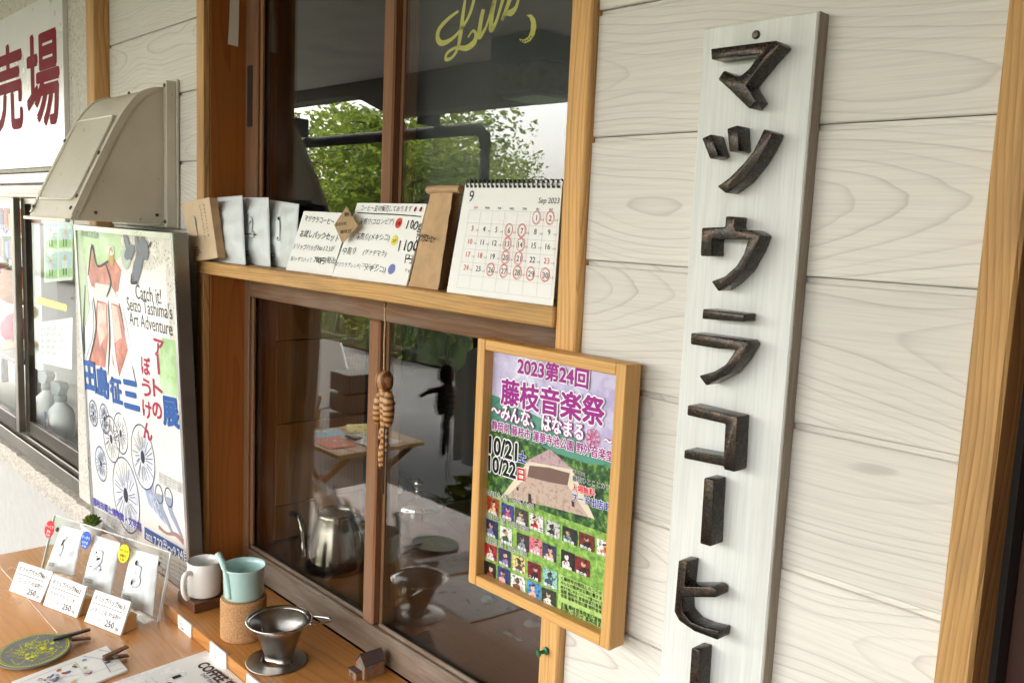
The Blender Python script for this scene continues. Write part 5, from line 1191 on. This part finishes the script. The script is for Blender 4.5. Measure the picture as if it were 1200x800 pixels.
for (px, y, lb) in ((57, .93, 'left of two white spray bottles with grey trigger inside the aluminium window'), (72, .905, 'right of two white spray bottles with grey trigger inside the aluminium window')):
    b_ = onY(px, 515, y); t = thing('spray_bottle', lb, 'spray bottle', Vector((b_.x, y, .7355)), 'spray bottles behind the aluminium window')
    obj('bottle', *lathegeo([(0, 0), (.040, 0), (.043, .006), (.043, .075), (.036, .098), (.018, .116), (.016, .128)], (b_.x, y, .7355), 28), M['paper'], t, smooth=True)
    obj('collar', *lathegeo([(.019, .124), (.020, .142), (.014, .148), (0, .148)], (b_.x, y, .7355), 20), ink((150, 160, 158)), t, smooth=True)
    V, Fc = prismgeo([(b_.x-.06, y-.014, 0.897), (b_.x-.055, y-.014, 0.877), (b_.x-.012, y-.014, 0.877), (b_.x-.016, y-.014, 0.892-.008), (b_.x+.035, y-.014, 0.917), (b_.x-.06, y-.014, 0.924)][:4]+[(b_.x+.014, y-.014, 0.882), (b_.x+.05, y-.014, 0.914), (b_.x+.03, y-.014, 0.927), (b_.x-.058, y-.014, 0.920)], [(b_.x-.06, y+.014, 0.897), (b_.x-.055, y+.014, 0.877), (b_.x-.012, y+.014, 0.877), (b_.x-.016, y+.014, 0.884), (b_.x+.014, y+.014, 0.882), (b_.x+.05, y+.014, 0.914), (b_.x+.03, y+.014, 0.927), (b_.x-.058, y+.014, 0.920)], .001, 1); obj('trigger_head', V, Fc, ink((150, 160, 158)), t)
    q5 = Quad((b_.x-.03, y-.0435, .76), (b_.x+.03, y-.0435, .76), (b_.x+.03, y-.0435, .83), (b_.x-.03, y-.0435, .83)); P = Print(q5); P.rect(.05, .55, .5, .95, (60, 110, 170), 1); P.rect(.65, .1, .75, .9, (210, 60, 70), 1); P.rect(.1, .1, .45, .4, (80, 130, 180), 1); P.build('printing', t)
# little plant beside the poster panel
pc_ = onZ(93, 627, ZC_); pt_ = thing('succulent_plant', 'small dark green potted plant at the left end of the counter', 'plant', Vector((pc_.x+.03, .70, ZC_)))
pcx = Vector((pc_.x+.035, .69, ZC_+.0005)); obj('pot', *lathegeo([(0, 0), (.018, 0), (.024, .035), (.020, .034), (0, .030)], pcx, 20), M['mug'], pt_, smooth=True)
gl_ = []
for k in range(26):
    an, el = k*2.4, .3+1.1*(k/26); d_ = Vector((math.cos(an)*math.cos(el), math.sin(an)*math.cos(el), math.sin(el))); b0 = pcx+Vector((0, 0, .033)); gl_.append(tubegeo([b0, b0+d_*.014, b0+d_*.026], [.003, .006, .001], 6))
obj('leaves', *join(*gl_), M['leafd'], pt_, smooth=True)['kind'] = 'stuff'

# ------------------------------------------------------------------ across the street (seen in the window panes)
GP = .8695
def mY(px, py, yr): v = onY(px, py, 2*GP-yr); return Vector((v.x, yr, v.z))
def mZ(px, py, z): v = onZ(px, py, z); return Vector((v.x, 2*GP-v.y, z))
# downpipe and gutter along the eave
gp = thing('gutter_pipe', 'dark gutter pipe with elbow and downpipe at the edge of the eave', 'gutter pipe', (-4.3, -2., 0))
obj('gutter', *tubegeo([(-9.4, -2.02, 2.10), (-7, -2.02, 2.11), (-4.5, -2.02, 2.12), (-4.37, -2.02, 2.115), (-4.31, -2.02, 2.07), (-4.30, -2.02, 2.0)], .040, 12), M['gutter'], gp, smooth=True)
obj('downpipe', *tubegeo([(-4.30, -2.02, 2.0), (-4.30, -2.02, .002)], .032, 12), M['gutter'], gp, smooth=True)
for x in (-8.5, -6.5, -4.8): box('bracket', x-.015, x+.015, -2.03, -1.862, 2.155, 2.30, M['gutter'], gp, .002)
ln = thing('eave_lantern', 'square lantern with dark cap under the eave', 'lantern', (-3.26, -1.46, 2.44))
box('cap', -3.45, -3.08, -1.64, -1.28, 2.31, 2.438, pm('navy_cap', srgb(34, 40, 60), .4), ln, .01); box('shade', -3.42, -3.11, -1.61, -1.31, 2.17, 2.3095, pm('ribbed_shade', srgb(150, 146, 132), .3, var=.2, vscale=30), ln, .012, 2); box('base_ring', -3.40, -3.13, -1.59, -1.33, 2.145, 2.1695, M['steelb'], ln, .006)
# folding table
TX, TY, TZ = -3.69, -.69, .42
tb = thing('folding_table', 'small wooden folding table with crossed legs standing under the eave', 'table', (TX, TY, .06))
for i in range(5): box('slat', TX-.25, TX+.25, TY-.25+i*.101, TY-.25+i*.101+.096, TZ-.02, TZ, M['lightblock'], tb, .002)
for y in (TY-.19, TY+.17):
    obj('leg', *tubegeo([(TX-.22, y, .062), (TX+.22, y, TZ-.02)], .017, 6), M['lightblock'], tb); obj('leg', *tubegeo([(TX+.22, y+.036, .062), (TX-.22, y+.036, TZ-.02)], .017, 6), M['lightblock'], tb)
for i, (x, y, w_, h_, rz_, c_, lb) in enumerate(((TX-.10, TY+.10, .28, .20, .3, (90, 186, 206), 'blue and yellow leaflet on the folding table'), (TX+.08, TY-.04, .27, .19, -.2, (244, 242, 238), 'white leaflet on the folding table'), (TX+.03, TY+.14, .22, .15, .1, (236, 116, 84), 'orange leaflet on the folding table'), (TX-.14, TY-.13, .20, .14, .5, (244, 232, 110), 'yellow leaflet on the folding table'))):
    c, s_ = math.cos(rz_), math.sin(rz_); z_ = TZ+.0012+.0016*i
    k = [Vector((x+a*c-b*s_, y+a*s_+b*c, z_)) for a, b in ((-w_/2, -h_/2), (w_/2, -h_/2), (w_/2, h_/2), (-w_/2, h_/2))]; qq = Quad(*k); t = thing('leaflet', lb, 'leaflet', (x, y, TZ)); slab('sheet', qq, .0008, ink(c_), t)
    P = Print(qq)
    for i in range(9): P.disc(rr.uniform(.1, .9), rr.uniform(.15, .85), rr.uniform(.008, .02), rr.uniform(.006, .014), rr.choice([(250, 236, 120), (240, 240, 236), (60, 70, 80), (230, 120, 90), (120, 190, 210)]), 1+i % 3, 10)
    P.build('printing', t)
o = box('phone', TX-.02, TX+.07, TY+.0, TY+.045, TZ+.0080, TZ+.02, M['blackp'], None, .004); tag(o, 'small black phone lying on the leaflets', 'phone')
# leaning white sign board and black crate
A = [mY(372, 480, -1.6), mY(415, 470, -1.6), mY(398, 401, -1.75), mY(371, 395, -1.75)]
wb_ = thing('sign_board', 'blank white board on legs leaning beside the road', 'board', Vector((A[0].x, -1.6, 0))); qq = Quad(A[1], A[0], A[3], A[2]); slab('panel', qq, .02, M['paper'], wb_)
for v in (A[0], A[1]): obj('leg', *tubegeo([Vector((v.x, -1.62, v.z+.1)), Vector((v.x, -1.60, .002))], .018, 6), M['lightblock'], wb_)
a, b = mY(409, 500, -1.35), mY(434, 430, -1.35); cr2 = thing('black_crate', 'stack of black slatted plastic crates under the eave', 'crate', Vector((a.x, -1.3, .06)))
xa, xb = min(a.x, b.x), max(a.x, b.x)
for i in range(4): box('crate_slat', xa, xb, -1.50, -1.20, .0605+i*.13, .0605+i*.13+.115, M['blackp'], cr2, .006)
# white sheet over a stand, and a yellow green plant below
o_ = [mY(x, y, -.75) for x, y in ((556, 432), (541, 470), (531, 516), (534, 541), (575, 545), (640, 548), (640, 420), (590, 412))]
sh_ = thing('covered_stand', 'white cloth draped over a stand under the eave', 'cloth', Vector((o_[2].x, -.75, .06)))
V, Fc = [], []; xs = [o_[2].x+(o_[5].x-o_[2].x)*i/40 for i in range(41)]; zt, zb = o_[7].z, o_[3].z
for i, x in enumerate(xs):
    f = i/40; zt_ = zt-.25*max(0, (.25-f)/.25)**2*(zt-zb)
    for j in range(13):
        g_ = j/12; V.append((x+.03*(1-g_)*math.sin(i), -.75-.05*math.sin(i*.9)*(1-g_*.5)-.16*math.sin(f*math.pi)*(1-.7*g_), zb+(zt_-zb)*g_+.012*math.sin(i*.7)*(j == 0)))
for i in range(40):
    for j in range(12): a = i*13+j; Fc.append([a, a+1, a+14, a+13])
o = obj('cloth', V, Fc, pm('white_cloth', srgb(236, 236, 236), .8, var=.03), sh_, smooth=True); md = o.modifiers.new('s', 'SOLIDIFY'); md.thickness = .004
for x in (xs[6], xs[34]): obj('stand_leg', *tubegeo([(x, -.84, .062), (x, -.84, zt-.06)], .014, 8), M['gutter'], sh_)
def leaves(cen, rad, n, size, rnd, shell=.0, flat=1.):
    V, Fc = [], []
    for k in range(n):
        while True:
            d = Vector((rnd.uniform(-1, 1), rnd.uniform(-1, 1), rnd.uniform(-1, 1)))
            if shell < d.length <= 1: break
        c = Vector((cen[0]+d.x*rad[0], cen[1]+d.y*rad[1], cen[2]+d.z*rad[2]))
        u = Vector((rnd.gauss(0, 1), rnd.gauss(0, 1), rnd.gauss(0, .6))).normalized(); v = u.orthogonal().normalized(); w_ = u.cross(v); an = rnd.uniform(0, 6.28); v2 = v*math.cos(an)+w_*math.sin(an)
        s_ = size*rnd.uniform(.6, 1.3); n0 = len(V); nn = u.cross(v2)
        V += [c-u*s_, c+v2*s_*.42+nn*s_*.06, c+u*s_, c-v2*s_*.42+nn*s_*.06]; Fc.append([n0, n0+1, n0+2, n0+3])
    return V, Fc
r9 = random.Random(3)
pg = thing('potted_plant', 'yellow green leafy potted plant under the eave', 'plant', (o_[2].x, -.55, .06)); pgc = mY(548, 575, -.5)
obj('pot', *lathegeo([(0, 0), (.10, 0), (.13, .2), (.11, .2), (0, .17)], (pgc.x, -.5, .0605), 24), M['gutter'], pg, smooth=True)
obj('foliage', *leaves((pgc.x, -.5, pgc.z-.10), (.14, .13, .18), 150, .045, r9), leafmat('yellow_green_leaf', (.12, .16, .02), (.30, .30, .05)), pg)['kind'] = 'stuff'
obj('stem', *tubegeo([(pgc.x, -.5, .22), (pgc.x, -.5, pgc.z)], .012, 6), M['bark'], pg)
# hedge and trees beyond the road
hg_ = thing('roadside_hedge', 'long dense green hedge along the far side of the road', 'hedge', (-10, -5.0, .14))
gs = [leaves((-20+i*.75, -5.05+.15*math.sin(i*1.7), .50+.08*math.sin(i*2.3)), (.70, 1.2, .85+.08*math.sin(i)), 1500, .055, r9, .78) for i in range(22)]
obj('foliage', *join(*gs), M['hedge'], hg_)['kind'] = 'stuff'
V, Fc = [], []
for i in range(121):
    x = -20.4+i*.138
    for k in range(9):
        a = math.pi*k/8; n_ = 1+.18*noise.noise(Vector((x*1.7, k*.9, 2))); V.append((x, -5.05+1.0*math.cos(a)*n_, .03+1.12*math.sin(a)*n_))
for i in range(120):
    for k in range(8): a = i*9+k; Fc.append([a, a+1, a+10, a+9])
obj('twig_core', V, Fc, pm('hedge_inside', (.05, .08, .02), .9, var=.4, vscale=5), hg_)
for i in range(22): obj('stem', *tubegeo([(-20+i*.75, -5.05, .13), (-20+i*.75+.1, -5.05, .75)], .03, 6), M['bark'], hg_)
gsoil = [leaves((r9.uniform(-16, -6), r9.uniform(-3.9, -2.6), .012), (.02, .02, .004), 1, .05, r9) for k in range(70)]
o = obj('fallen_leaves', *join(*gsoil), leafmat('dry_leaf', (.35, .22, .08), (.5, .36, .2)), None); tag(o, kind='stuff')
def tree(x, y, h, cr, n, mat, lb, seed, size=.075, lean=0.):
    r_ = random.Random(seed); t = thing('street_tree', lb, 'tree', (x, y, .14)); gb = []
    tr_ = [Vector((x, y, .10)), Vector((x+.1*lean, y, h*.25)), Vector((x+.3*lean, y+.05, h*.5)), Vector((x+.5*lean, y, h*.85))]; gb.append(tubegeo(curve(tr_, 4), [.15-.0095*k for k in range(13)], 8))
    gl = []; tips = []
    for k in range(15):
        f = .3+.6*k/15; b0 = tr_[0].lerp(tr_[3], f); an = k*2.39+r_.uniform(-.3, .3); L_ = cr*(1.15-.45*f)*r_.uniform(.7, 1.1); d = Vector((math.cos(an), math.sin(an), r_.uniform(.05, .5)))
        m_ = b0+d*L_*.5+Vector((0, 0, .1)); e_ = b0+d*L_+Vector((0, 0, -.1)); gb.append(tubegeo(curve([b0, m_, e_], 4), [.05, .042, .034, .028, .022, .018, .014, .01, .006], 6)); tips += [m_, e_, m_.lerp(e_, .5)+Vector((r_.uniform(-.4, .4), r_.uniform(-.4, .4), r_.uniform(-.3, .3)))]
    tips.append(tr_[3]+Vector((0, 0, .4)))
    for p_ in tips: q_ = r_.uniform(.45, .8)*cr/2; gl.append(leaves(p_, (q_, q_, q_*.6), max(10, int(n/len(tips))), size, r_))
    obj('trunk', *join(*gb), M['bark'], t, smooth=True); obj('crown', *join(*gl), mat, t)['kind'] = 'stuff'
tree(-17.4, -7.6, 3.1, 2.2, 6500, M['leaf'], 'yellow green cherry tree at the far end of the hedge', 1)
tree(-21.0, -9.5, 3.3, 2.5, 8000, M['leaf'], 'farthest yellow green tree behind the hedge', 5)
tree(-14.8, -9.2, 4.1, 2.4, 8000, M['leafd'], 'dark green tree in the middle behind the hedge', 2)
tree(-13.1, -7.7, 4.0, 1.9, 6000, M['leafd'], 'dark green tree at the near end of the hedge', 3)
tree(-17.6, -12.2, 4.4, 2.6, 8000, M['leafd'], 'tall green tree standing back behind the others', 4)
